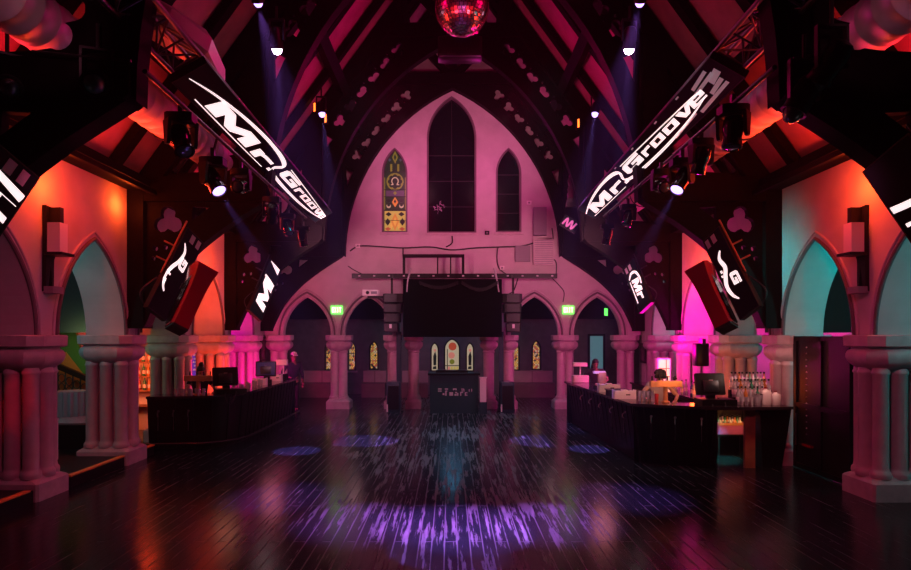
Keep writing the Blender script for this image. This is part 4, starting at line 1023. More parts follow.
# ---- wall sconces
for sx, px, lb in ((-1, 50, 'black wall sconce with square pale candle on the left wall'), (1, 860, 'black wall sconce with square pale candle on the right wall')):
    Y = 8.87; x = sx * XI; z = 3.62
    t = thing('wall_sconce', lb, 'wall light', (x, Y, z))
    bp = [(-.11, .52), (.11, .50), (.12, .36), (.09, .30), (.09, -.12), (.12, -.16), (.075, -.24), (.07, -.62), (.03, -.62), (.0, -.34), (-.05, -.62), (-.11, -.70), (-.10, .3)]
    obj('back_plate', MB().prism([(Y + a, z + b) for a, b in bp], YZ(0), *sorted((x - sx * .005, x - sx * .06))), M['black'], t, smooth=False)
    obj('bracket', MB().box(*sorted((x - sx * .06, x - sx * .32)), Y - .17, Y + .13, z - .19, z - .15), M['black'], t, smooth=False)
    obj('upper_arm', MB().box(*sorted((x - sx * .06, x - sx * .22)), Y - .04, Y + .04, z + .28, z + .50), M['black'], t, smooth=False)
    obj('candle', MB().box(*sorted((x - sx * .09, x - sx * .27)), Y - .13, Y + .05, z - .15, z + .27), M['white'], t, smooth=False)
    obj('lower_cap', MB().bbox((x - sx * .10, Y, z - .68), Vector((.09, 0, 0)), Vector((0, .12, 0)), Vector((0, 0, .05)), .3), M['grey'], t)
# ---- yellow step edges on the left
for ya, yb, lb in ((6.9, 8.42, 'yellow step edge in the bottom left corner, before the nearest column'), (9.32, 10.86, 'longest yellow step edge, between the first two left columns'), (11.66, 11.96, 'short yellow step edge beside the left bar')):
    t = thing('step_edge', lb, 'step edge', (-5.80, (ya + yb) / 2, 0))
    obj('nosing', MB().box(-5.86, -5.775, ya, yb, .165, .19), M['nosing'], t); obj('riser', MB().box(-5.83, -5.79, ya, yb, .0, .165), M['black'], t)
# ---- what shows between the first two left columns
t = thing('corrugated_drum', 'grey corrugated drum between the first two left columns', 'drum', (-8.0, 12.4, .17))
dx, dy = P(71, 0, 12.2).x, 12.2
t.location = (dx, dy, .17); WP[t.name] = Vector((dx, dy, .17))
rows = []
for z, k in ((.72, .0), (.72, 1), (1.20, 1), (1.20, 0)):
    rows.append([Vector((dx + (.31 + .025 * math.cos(a * 18)) * (k or .9) * math.cos(a), dy + (.31 + .025 * math.cos(a * 18)) * (k or .9) * math.sin(a), z)) for a in [2 * PI * i / 108 for i in range(108)]])
obj('corrugated_side', MB().rows(rows), M['teal_drum'], t, angle=60)
obj('round_base', MB().lathe([(.30, .52), (.37, .54), (.38, .60), (.34, .66), (.30, .72)], (dx, dy, 0), 28), M['stone'], t)
obj('plinth_box', MB().box(dx - .36, dx + .36, dy - .36, dy + .36, .17, .52), M['black'], t)
t = thing('handrail', 'sloping black stair rail with iron scrollwork behind the drum', 'railing', P(62, 400, 13.3))
a, b_ = P(58, 366, 13.3), P(118, 392, 13.3)
obj('rail', MB().obox((a + b_) / 2, (b_ - a) / 2, Vector((0, .05, 0)), Vector((0, 0, .06))), M['black'], t)
sc = MB()
for i in range(9):
    q = a.lerp(b_, i / 8); sc.cyl(q, q - Vector((0, 0, .62)), .014, n=6)
    if i < 8: sc.tube([q + Vector((.08 + .07 * math.cos(2 * PI * k / 10), 0, -.22 + .09 * math.sin(2 * PI * k / 10) - .04)) for k in range(11)], .011, 6); sc.tube([q + Vector((.08 + .06 * math.cos(2 * PI * k / 10), 0, -.45 + .08 * math.sin(2 * PI * k / 10))) for k in range(11)], .011, 6)
obj('scrollwork', sc, M['darkmetal'], t)
gp = [P(54, 316, 13.6), P(72, 316, 13.6), P(80, 350, 13.6), P(92, 372, 13.6), P(114, 384, 13.6), Vector((P(114, 0, 13.6).x, 13.6, .0)), Vector((P(50, 0, 13.6).x, 13.6, .0)), P(54, 360, 13.6)]
t = thing('mural_board', 'green painted board with orange sweep, between the first two left columns', 'painted board', gp[6])
obj('green_field', MB().prism([(q.x, q.z) for q in gp], XZ(0), 13.6, 13.68), M['green_paint'], t, smooth=False)
og = [P(56, 362, 13.59), P(66, 352, 13.59), P(88, 380, 13.59), P(82, 400, 13.59), P(60, 400, 13.59)]
obj('orange_sweep', MB().prism([(q.x, q.z) for q in og], XZ(0), 13.58, 13.6), M['orange_paint'], t, smooth=False)
p0 = P(54, 0, 10.6)
t = thing('pale_post', 'narrow pale pink post right behind the nearest left column', 'post', (p0.x, 10.6, .17))
obj('shaft', MB().box(p0.x - .05, p0.x + .06, 10.5, 10.62, .17, .84), M['paper'], t); obj('top_cap', MB().box(p0.x - .06, p0.x + .07, 10.49, 10.63, .84, .87), M['paper'], t)
t = thing('dark_cabinet', 'low black cabinet under the corrugated drum', 'cabinet', (-7.4, 11.4, .17))
obj('body', MB().box(-7.55, -6.75, 11.55, 11.8, .17, .62), M['black'], t)
# ---- black gate in the right arch
gx = XI + .10; y0, y1 = 9.35, 10.80
t = thing('panelled_gate', 'tall black panelled gate between the first two right columns', 'gate', (gx, (y0 + y1) / 2, 0))
obj('panel', MB().box(gx, gx + .06, y0, y1, .02, 2.28), M['black'], t, smooth=False)
fr = MB()
for a in (y0, (y0 + y1) / 2, y1): fr.box(gx - .03, gx, a - .04, a + .04, .02, 2.28)
for z in (.06, 1.1, 2.24): fr.box(gx - .03, gx, y0, y1, z - .04, z + .04)
obj('frame', fr, M['black'], t, smooth=False)
for q in (.36, .80):
    st = MB(); n = 15 if q < .5 else 10
    for i in range(n):
        z = .62 + i * (.105 if q < .5 else .10); st.sphere((gx - .006, y1 - q * .9, z), .013, 8, 5)
    obj('stud_row', st, M['steel'], t)
obj('latch', MB().box(gx - .05, gx - .005, y1 - .52, y1 - .26, .42, .46), M['redgloss'], t); obj('bolt', MB().cyl((gx - .04, y1 - .06, .40), (gx - .04, y1 - .06, .95), .012, n=8), M['steel'], t)
# ================================================================== the bars
def offset_path(pts, d):
    out = []
    for i, p in enumerate(pts):
        a, b = Vector(pts[max(i - 1, 0)]), Vector(pts[min(i + 1, len(pts) - 1)])
        t = (b - a).normalized(); out.append(Vector(p) + Vector((t.y, -t.x)) * d)
    return out
def counter(path, w, z0, z1, over=.04):
    """top slab; path runs along the guests' edge, w goes to the bar staff's side"""
    o, i = offset_path(path, -over), offset_path(path, w)
    b = MB()
    rows = [[Vector((p.x, p.y, z0)), Vector((q.x, q.y, z0)), Vector((q.x, q.y, z1)), Vector((p.x, p.y, z1))] for p, q in zip(o, i)]
    return b.rows(rows)
def front(path, z0, z1, lean, th=.05):
    o, i = offset_path(path, .02), offset_path(path, lean)
    n, n2 = offset_path(path, .02 + th), offset_path(path, lean + th)
    return MB().rows([[Vector((i_.x, i_.y, z0)), Vector((n2_.x, n2_.y, z0)), Vector((n_.x, n_.y, z1)), Vector((o_.x, o_.y, z1))] for o_, i_, n_, n2_ in zip(o, i, n, n2)])
def ribs(path, z0, z1, lean, step=.28):
    b = MB(); o, i = offset_path(path, .012), offset_path(path, lean - .008)
    for k in range(len(path) - 1):
        L = (Vector(path[k + 1]) - Vector(path[k])).length; n = max(1, int(L / step))
        for j in range(n):
            f = (j + .5) / n; a = o[k].lerp(o[k + 1], f); c = i[k].lerp(i[k + 1], f)
            b.cyl((c.x, c.y, z0), (a.x, a.y, z1), .011, n=6)
    return b
def hook(path, f, z, lean, zt):
    k = min(int(f), len(path) - 2); f -= k
    o, i = offset_path(path, .0), offset_path(path, lean)
    a, c = o[k].lerp(o[k + 1], f), i[k].lerp(i[k + 1], f); t = z / zt; p = c.lerp(a, t)
    d = Vector(path[k + 1]) - Vector(path[k]); nrm = Vector((-d.y, d.x)).normalized()
    q = lambda e, dz: (p.x + nrm.x * e, p.y + nrm.y * e, z + dz)
    return MB().tube([q(-.01, .06), q(.02, .05), q(.055, .02), q(.06, -.03), q(.03, -.05)], .012, 6).lathe([(.022, -.01), (.022, .01)], q(.0, .06), 10, (nrm.x, nrm.y, 0)).cyl(q(.03, -.05), q(.03, -.33), .004, n=5)  # thin rod under the hook stands for its faint reflection line
BT = 1.08
RA = [(5.20, 10.55), (4.44, 10.50), (3.18, 11.05), (2.98, 16.4)]
RFLAP = [(5.77, 10.60)] + RA[:1] + RA[1:2]
t = thing('bar_counter', 'black bar on the right with leaning front, counter flap and beer tap', 'bar', (3.5, 13, 0))
obj('counter_top', counter([(5.77, 10.60), (5.2, 10.55)] + RA[1:], .62, BT - .05, BT), M['bartop'], t)
obj('front_panel', front([RA[1], RA[2]], .0, BT - .05, .20), M['barfront'], t); obj('front_panel', front([RA[2], RA[3]], .0, BT - .05, .16), M['barfront'], t)
obj('ribs', ribs(RA[1:], .03, BT - .06, .18), M['barfront'], t)
obj('end_panel', MB().hexa([(5.30, 10.66, 0), (5.62, 10.66, 0), (5.62, 11.1, 0), (5.30, 11.1, 0)], [(5.22, 10.6, BT - .05), (5.77, 10.62, BT - .05), (5.77, 11.1, BT - .05), (5.22, 11.1, BT - .05)]), M['barfront'], t)
obj('flap_leg', MB().box(5.02, 5.20, 10.72, 10.78, 0, BT - .05), M['wood'], t)
obj('side_panel', MB().hexa([(4.40, 10.6, 0), (4.45, 10.6, 0), (4.45, 11.15, 0), (4.40, 11.15, 0)], [(4.42, 10.53, BT - .05), (4.47, 10.53, BT - .05), (4.47, 11.15, BT - .05), (4.42, 11.15, BT - .05)]), M['barfront'], t)
obj('end_wall', MB().box(3.0, 3.6, 16.3, 16.36, 0, BT - .05), M['barfront'], t)
obj('inner_shelf', counter(RA[1:], .50, .50, .54, -.2), M['black'], t)
for f in (.18, .5, .8): obj('bag_hook', hook(RA[1:], f, .80, .20, BT), M['steel'], t)
for f in (1.1, 1.25, 1.4, 1.55, 1.7): obj('bag_hook', hook(RA[1:], f, .80, .16, BT), M['steel'], t)
LP_ = [(-4.42, 17.6), (-4.44, 13.4), (-4.52, 12.95), (-4.72, 12.62), (-5.05, 12.42), (-6.1, 12.30)]
LPr = LP_[::-1]
t = thing('bar_counter', 'black bar on the left with rounded corner and bag hooks', 'bar', (-4.8, 14.5, 0))
LQ = [(x, y) for x, y in LP_]
obj('counter_top', counter(LQ, .55, BT - .05, BT), M['bartop'], t); obj('front_panel', front(LQ, 0.0, BT - .05, .14), M['barfront'], t)
obj('ribs', ribs(LQ, .03, BT - .06, .13), M['barfront'], t); obj('end_wall', MB().box(-4.98, -4.46, 17.5, 17.56, 0, BT - .05), M['barfront'], t)
obj('kick_rail', MB().tube([(p.x, p.y, .14) for p in offset_path(LQ, -.06)], .022, 8), M['darkmetal'], t)
for f in (4.25, 4.52, 4.8): obj('bag_hook', hook(LQ, f, .72, .14, BT), M['steel'], t)
# ---- back counter and shelves
t = thing('back_counter', 'low dark back counter behind the right bar', 'counter', (5.35, 14.5, 0))
obj('counter_top', MB().box(5.02, 5.70, 12.0, 17.6, .92, .97), M['bartop'], t); obj('carcass', MB().box(5.08, 5.68, 12.0, 17.6, 0, .92), M['barfront'], t)
for k in range(5): obj('door', MB().box(5.055, 5.08, 12.08 + k * 1.1, 13.1 + k * 1.1, .1, .86), M['black'], t)
sh = thing('bottle_shelf', 'orange-lit bottle shelf seen between the second and third left columns', 'shelf', (-7.35, 14.9, 0))
for z in (.62, .98, 1.32, 1.66): obj('shelf_board', MB().box(-7.9, -6.75, 14.75, 15.05, z - .03, z), M['shelf'], sh)
for x in (-7.92, -6.75): obj('side_panel', MB().box(x, x + .03, 14.75, 15.05, 0, 1.95), M['shelf'], sh)
obj('back_panel', MB().box(-7.92, -6.72, 15.05, 15.09, 0, 1.95), M['paper'], sh)
# ---- bottles and glasses
BPROF = [(.001, 0), (.036, 0), (.038, .01), (.038, .17), (.034, .20), (.016, .235), (.013, .29), (.016, .295), (.016, .31), (.001, .311)]
def make_bottle(mm, label, group):
    t = thing('liquor_bottle', label, 'bottle', (0, 0, 0), group)
    obj('glass_body', MB().lathe(BPROF, n=12), M[mm], t); obj('cap', MB().lathe([(.017, .29), (.017, .32), (.001, .322)], n=10), M['black'], t); obj('paper_label', MB().lathe([(.0385, .05), (.0392, .055), (.0392, .13), (.0385, .135)], n=12), M['paper'], t)
    return t
used = set()
def bottles(protos, spots, z):
    for i, (x, y) in enumerate(spots):
        p = protos[i % len(protos)]
        if p.name not in used:
            used.add(p.name); p.location = (x, y, z)
        else: dup(p, (x, y, z))
random.seed(5)
L1 = 'bottle among those on the orange-lit shelf at left'
pl_ = [make_bottle(m_, L1, 'bottles on the orange-lit shelf') for m_ in ('bottle_amber', 'bottle_clear', 'bottle_red', 'bottle_green')]
for z in (.98, 1.32, 1.66): bottles(pl_, [(-7.78 + i * .118, 14.88 + random.uniform(-.04, .04)) for i in range(9)], z)
L2 = 'bottle in the crowded cluster at the right end of the right bar'
pr_ = [make_bottle(m_, L2, 'bottles at the right end of right bar') for m_ in ('bottle_clear', 'bottle_clear', 'bottle_amber', 'bottle_clear', 'bottle_clear', 'bottle_green', 'bottle_clear')]
bottles(pr_, [(4.98 + i * .07 + random.uniform(-.01, .01), 10.90) for i in range(7)], BT)
bottles(pr_, [(4.96 + i * .062 + random.uniform(-.01, .01), 11.0 + (i % 2) * .02) for i in range(11)], BT + .12)
bottles(pr_, [(4.97 + i * .064 + random.uniform(-.01, .01), 11.10) for i in range(10)], BT + .24)
t = thing('bottle_riser', 'black stepped riser under the bottle cluster, right bar end', 'riser', (5.3, 11.03, BT))
obj('lower_step', MB().box(4.92, 5.66, 10.955, 11.06, BT, BT + .12), M['black'], t); obj('upper_step', MB().box(4.92, 5.66, 11.06, 11.15, BT, BT + .24), M['black'], t)
L3 = 'bottle in the crate under the right bar flap'
pq_ = [make_bottle(m_, L3, 'bottles in the crate') for m_ in ('bottle_clear', 'bottle_green', 'bottle_clear', 'bottle_amber')]
bottles(pq_, [(5.05 + (i % 5) * .095, 12.03 - .24 + (i // 5) * .10) for i in range(10)], .45)
L4 = 'bottle standing on the back counter behind the right bar worker'
pz_ = [make_bottle(m_, L4, 'bottles on the right back counter') for m_ in ('bottle_clear', 'bottle_blue', 'bottle_clear')]
bottles(pz_, [(5.2 + random.uniform(-.1, .1), 13.4 + i * .24) for i in range(11)], .97)
GP = [(.001, 0), (.028, 0), (.030, .01), (.037, .13), (.034, .13), (.027, .02), (.001, .018)]
def make_glass(label, group, h=1.0):
    return single('drinking_glass', MB().lathe([(r, z * h) for r, z in GP], n=14), M['bottle_clear'], label, 'glass', group)
def glasses(label, group, spots, z=BT, h=1.0):
    g = make_glass(label, group, h); g.location = (*spots[0], z)
    for s in spots[1:]: dup(g, (*s, z))
glasses('clear glass on the left bar under the tap tower', 'glasses under the left taps', [(-5.62 + i * .075, 12.55 + (i % 2) * .08) for i in range(8)])
glasses('tall clear glass beside the pink caddy on the right bar', 'glasses by the pink caddy', [(3.42 + i * .075, 11.45 - i * .02) for i in range(4)], h=1.5)
glasses('clear glass along the far stretch of the left bar', 'glasses along the left bar', [(-4.72 + (i % 2) * .12, 13.3 + i * .22) for i in range(9)], h=1.1)
glasses('clear glass in front of the bottles at right bar end', 'glasses at the right bar end', [(4.98 + i * .085, 10.76) for i in range(4)], h=1.1)
r_ = single('drinking_glass', MB().lathe([(r, z * 1.2) for r, z in GP], n=14), M['bottle_red'], 'red glass left of the wooden tap tower, right bar', 'glass'); r_.location = (3.66, 11.22, BT)
# ---- larger things on the bars
def tap_tower(x, y, label, m, w=.28):
    t = thing('beer_tap_tower', label, 'beer tap', (x, y, BT))
    obj('post', MB().lathe([(.075, 0), (.075, .02), (.042, .035), (.040, .28)], (x, y, BT), 16), m, t)
    obj('crossbar', MB().bbox((x, y, BT + .335), Vector((w, 0, 0)), Vector((0, .055, 0)), Vector((0, 0, .055)), .15), m, t)
    for i in range(4):
        cx = x - w * .75 + i * w * .5
        tp = obj('tap', MB().tube([(cx, y + .05, BT + .33), (cx, y + .13, BT + .32), (cx, y + .15, BT + .26)], .012, 8), M['chrome'], t)
        obj('tap_handle', MB().lathe([(.010, .33), (.016, .40), (.014, .47), (.001, .475)], (cx, y + .10, BT), 8), M['black'], tp)
tap_tower(-5.22, 12.66, 'brown wooden tap tower in front of the left bar worker', M['wood'])
tap_tower(3.82, 11.22, 'orange wooden tap tower in front of the curly-haired bar worker', M['wood'])
def till(x, y, label, rz, blue=False, base=True, s=1.0):
    t = thing('till', label, 'cash register', (x, y, BT))
    R = Matrix.Rotation(rz, 3, 'Z'); V = lambda a, b_, c: Vector((x, y, BT)) + R @ Vector((a * s, b_ * s, c * s))
    ex, ey, ez = R @ Vector((1, 0, 0)) * s, R @ Vector((0, 1, 0)) * s, Vector((0, 0, 1)) * s
    if base: obj('cash_drawer', MB().bbox(V(.08, 0, .055), ex * .30, ey * .20, ez * .055, .08), M['black'], t)
    else: obj('foot', MB().bbox(V(0, .02, .045), ex * .12, ey * .10, ez * .045, .2), M['black'], t)
    obj('stand', MB().bbox(V(0, .02, .16), ex * .07, ey * .06, ez * .07, .2), M['black'], t)
    tilt = (ez * .98 + ey * .25).normalized() * s; nn = ey * .97 - ez * .22
    m_ = obj('monitor', MB().bbox(V(-.02, 0, .36), ex * .25, nn * .035, tilt * .19, .1), M['black'], t)
    obj('monitor_back', MB().bbox(V(-.02, -.05, .33), ex * .13, nn * .03, tilt * .10, .2), M['darkmetal'], m_)
    obj('back_badge', MB().obox(V(-.02, -.045, .43), ex * .035, nn * .003, tilt * .008), M['tape'], m_)
    obj('screen', MB().obox(V(-.02, .037, .365), ex * .22, nn * .004, tilt * .165), M['bluescreen'], m_)
    if blue: obj('lit_panel', MB().obox(V(-.02, -.040, .37), ex * .22, nn * .004, tilt * .16), M['bluescreen'], m_)
    cb = MB().tube(catmull([tuple(V(.1, -.05, .12)), tuple(V(.16, -.22, .05)), tuple(V(.10, -.27, -.10)), tuple(V(.0, -.28, -.18)), tuple(V(-.06, -.26, -.05)), tuple(V(-.05, -.2, .03))], 6), .009, 6)
    if base: obj('cord', cb, M['cable'], t)
till(4.48, 10.84, 'black till with drawer on the right bar by the counter flap', 0)
till(-4.72, 12.86, 'black till with dangling cord at the corner of left bar', .5)
till(-4.72, 15.7, 'smaller till with blue screen on the far stretch of left bar', .2, True, False, 1.0)
def caddy(x, y, label, w=.2, m='paper', s=1.0):
    t = thing('napkin_caddy', label, 'caddy', (x, y, BT))
    b = MB(); b.box(x - w, x + w, y - .09, y + .09, BT, BT + .02); 
    for q in (-1, 1): b.box(x + q * w - .008, x + q * w + .008, y - .09, y + .09, BT, BT + .17)
    b.box(x - w, x + w, y - .098, y - .09, BT, BT + .14); b.box(x - w, x + w, y + .09, y + .098, BT, BT + .14)
    obj('tray', b, M[m], t, smooth=False)
    nk = MB()
    for i in range(3): nk.box(x - w + .03 + i * (w * .62), x - w + .03 + i * w * .62 + w * .5, y - .07, y + .07, BT + .02, BT + .15 + .02 * (i % 2))
    obj('napkins', nk, M['paper'], t, smooth=False)
    st = MB()
    for i in range(4): st.cyl((x + .02 + i * .02, y - .1, BT + .08), (x + .02 + i * .02, y - .11, BT + .085), .012, n=6)
    obj('slot', st, M['black'], t)
caddy(3.26, 11.9, 'pink-lit napkin caddy near the corner of the right bar')
caddy(-4.72, 15.15, 'white-pink napkin caddy in front of the blue till, left bar', .15)
caddy(-4.70, 16.55, 'white napkin caddy near the far end of the left bar', .12)
caddy(3.35, 13.4, 'pale flat caddy on the far stretch of the right bar', .22)
def jug(x, y, label, h, r):
    t = thing('plastic_jug', label, 'jug', (x, y, BT))
    obj('body', MB().bbox((x, y, BT + h * .4), Vector((r, 0, 0)), Vector((0, r * .8, 0)), Vector((0, 0, h * .4)), .35), M['white'], t)
    obj('neck', MB().lathe([(r * .8, h * .78), (r * .35, h * .9), (r * .33, h * .97)], (x, y, BT), 12), M['white'], t)
    obj('cap', MB().lathe([(r * .4, h * .95), (r * .4, h * 1.02), (.001, h * 1.025)], (x, y, BT), 12), M['redgloss'], t)
    obj('handle', MB().tube([(x + r * .8, y, BT + h * .75), (x + r * 1.25, y, BT + h * .7), (x + r * 1.25, y, BT + h * .45), (x + r * .9, y, BT + h * .38)], .012, 8), M['white'], t)
jug(5.44, 10.84, 'taller white plastic jug at the right bar end', .30, .075); jug(5.60, 10.82, 'shorter white plastic jug at the right bar end', .24, .07)
t = thing('ice_bucket', 'green-lit clear bucket among the bottles at right bar end', 'bucket', (5.28, 10.80, BT))
obj('bucket', MB().lathe([(.06, 0), (.085, .19), (.08, .19), (.056, .012), (.001, .011)], (5.28, 10.80, BT), 18), M['bottle_clear'], t); obj('rim', MB().lathe([(.083, .18), (.09, .185), (.09, .195), (.083, .2)], (5.28, 10.80, BT), 18), M['chrome'], t)
t = thing('card_terminal', 'pale receipt printer on a stand at the far end of right bar', 'printer', (3.28, 16.0, BT))
obj('base', MB().bbox((3.28, 16.0, BT + .09), Vector((.2, 0, 0)), Vector((0, .14, 0)), Vector((0, 0, .09)), .15), M['paper'], t); obj('pole', MB().cyl((3.28, 16, BT + .18), (3.28, 16, BT + .42), .02, n=10), M['white'], t); obj('head', MB().bbox((3.27, 16, BT + .46), Vector((.18, 0, 0)), Vector((0, .1, 0)), Vector((0, 0, .05)), .2), M['paper'], t)
t = thing('card_terminal', 'pale receipt printer on a stand at the far end of left bar', 'printer', (-4.72, 17.2, BT))
obj('base', MB().bbox((-4.72, 17.2, BT + .07), Vector((.11, 0, 0)), Vector((0, .12, 0)), Vector((0, 0, .07)), .15), M['black'], t); obj('pole', MB().cyl((-4.70, 17.2, BT + .14), (-4.70, 17.2, BT + .38), .02, n=10), M['paper'], t); obj('head', MB().bbox((-4.74, 17.2, BT + .46), Vector((.15, 0, 0)), Vector((0, .1, 0)), Vector((0, 0, .08)), .2), M['paper'], t)
t = thing('fruit_tray', 'dark tray with orange-lit stand halfway along the right bar', 'tray', (3.45, 14.3, BT))
obj('tray', MB().box(3.25, 3.65, 14.15, 14.45, BT, BT + .06), M['black'], t); obj('stand', MB().bbox((3.42, 14.3, BT + .2), Vector((.09, 0, 0)), Vector((0, .08, 0)), Vector((0, 0, .16)), .2), M['wood'], t); obj('stand_top', MB().bbox((3.36, 14.3, BT + .36), Vector((.14, 0, 0)), Vector((0, .07, 0)), Vector((0, 0, .025)), .2), M['white'], t)
fb = MB()
for i in range(6): fb.sphere((3.28 + i * .065, 14.22, BT + .085), .035, 8, 6)
obj('fruit', fb, M['wood'], t)
t = thing('bar_mat', 'dark box of bar tools on the far stretch of right bar', 'box', (3.3, 12.6, BT))
obj('box', MB().box(3.12, 3.5, 12.45, 12.75, BT, BT + .10), M['cloth_navy'], t); obj('lid', MB().box(3.10, 3.52, 12.43, 12.77, BT + .10, BT + .12), M['black'], t)
t = thing('bottle_crate', 'purple crate of bottles under the right bar flap', 'crate', (5.25, 12.03, 0))
cy = 11.84
cb_ = MB().box(4.98, 5.52, cy - .17, cy + .17, .43, .45)
for a in (cy - .17, cy + .15): cb_.box(4.98, 5.52, a, a + .02, .45, .64)
for a in (4.98, 5.50): cb_.box(a, a + .02, cy - .15, cy + .15, .45, .64)
obj('crate_body', cb_, M['crate'], t, smooth=False)
obj('crate_rim', MB().box(4.97, 5.53, cy - .185, cy - .172, .60, .645), M['wood'], t)
t2 = thing('crate_stand', 'low black stand carrying the purple crate', 'stand', (5.25, cy, 0))
obj('top', MB().box(4.95, 5.55, cy - .18, cy + .15, .39, .43), M['black'], t2)
for a in (4.97, 5.50):
    for b_ in (cy - .17, cy + .10): obj('leg', MB().box(a, a + .03, b_, b_ + .03, 0, .39), M['darkmetal'], t2)
t = thing('menu_cabinet', 'small warm-lit glazed cabinet behind the curly-haired worker', 'cabinet', (5.5, 16.2, .97))
mp_ = Vector((5.52, 16.2, 1.30))
obj('carcass', MB().box(5.30, 5.66, 16.1, 16.3, .97, 1.70), M['white'], t, smooth=False); obj('lit_window', MB().box(5.34, 5.62, 16.09, 16.1, 1.02, 1.66), M['warmpane'], t, smooth=False)
gb = MB()
for z in (1.22, 1.43): gb.box(5.34, 5.62, 16.08, 16.09, z - .01, z + .01)
gb.box(5.52, 5.54, 16.08, 16.09, 1.02, 1.66); obj('glazing_bar', gb, M['wood'], t, smooth=False)
p = Vector((-6.88, 16.56, 0)); t = thing('violet_banner', 'narrow violet lit banner behind the left bar worker', 'banner', p)
obj('banner', MB().box(p.x - .13, p.x + .13, 16.54, 16.57, 1.15, 1.98), M['violetbanner'], t, smooth=False); obj('stand', MB().cyl((p.x, 16.59, 0), (p.x, 16.59, 1.98), .015, n=8).box(p.x - .15, p.x + .15, 16.48, 16.68, 0, .03), M['darkmetal'], t)
mk = MB()
for i, z in enumerate((1.35, 1.46, 1.55, 1.64, 1.74)): mk.box(p.x - .05 + .02 * (i % 2), p.x + .04 + .02 * (i % 3), 16.532, 16.538, z, z + .05)
obj('pale_marks', mk, M['logoflash'], t, smooth=False)
mx = thing('bar_speaker', 'small black box hanging between magenta and orange columns, right', 'speaker', (5.72, 13.98, 1.95))
obj('cabinet', MB().bbox((5.66, 14.2, 1.85), Vector((.14, 0, 0)), Vector((0, .14, 0)), Vector((0, 0, .26)), .12), M['black'], mx); obj('bracket', MB().box(5.62, 5.70, 14.0, 14.22, 2.08, 2.22), M['darkmetal'], mx)

# ================================================================== people
def skin_mesh(joints, edges, root=0, sub=2):
    me = bpy.data.meshes.new('tmp'); names = list(joints)
    me.from_pydata([joints[n][0] for n in names], [(names.index(a), names.index(b)) for a, b in edges], [])
    o = bpy.data.objects.new('tmp', me); COL.objects.link(o)
    o.modifiers.new('s', 'SKIN'); sd = o.modifiers.new('d', 'SUBSURF'); sd.levels = sub; sd.render_levels = sub
    for i, n in enumerate(names):
        v = me.skin_vertices[0].data[i]; r = joints[n][1]; v.radius = r if isinstance(r, tuple) else (r, r); v.use_root = (i == root)
    dg = bpy.context.evaluated_depsgraph_get(); res = bpy.data.meshes.new_from_object(o.evaluated_get(dg))
    b = MB().mesh(res); bpy.data.objects.remove(o); bpy.data.meshes.remove(me); bpy.data.meshes.remove(res)
    return b
def hand(b, wr, d, palm_n, s=1.0, curl=.5, side=1):
    """palm, four unequal bent fingers and a thumb from the palm's side"""
    wr, d, n = Vector(wr), Vector(d).normalized(), Vector(palm_n); n = (n - d * n.dot(d)).normalized(); x = d.cross(n) * side
    b.rows([[wr + d * t + x * a * w + n * c * h for a, c in ((-1, -.6), (-.6, -1), (.6, -1), (1, -.6), (1, .6), (.6, 1), (-.6, 1), (-1, .6))] for t, w, h in ((-.02, .024, .02), (.02, .034, .017), (.06, .042, .016), (.09, .041, .013), (.098, .03, .008))])
    for i, L in enumerate((.068, .078, .072, .056)):
        p = wr + d * .07 + x * (.030 - .02 * i); pts = [p, wr + d * .095 + x * (.031 - .0205 * i)]; dd = d.copy()
        for seg in (.45, .32, .25):
            dd = (dd + n * curl * .75).normalized(); pts.append(pts[-1] + dd * L * seg * s)
        b.tube(pts, [.009, .0095, .009, .008, .006], 8)
    q = wr + d * .03 + x * .028
    b.tube([q, q + x * .022 + d * .018, q + x * .034 + d * .042 + n * .012, q + x * .032 + d * .064 + n * .024], [.012, .011, .010, .007], 8)
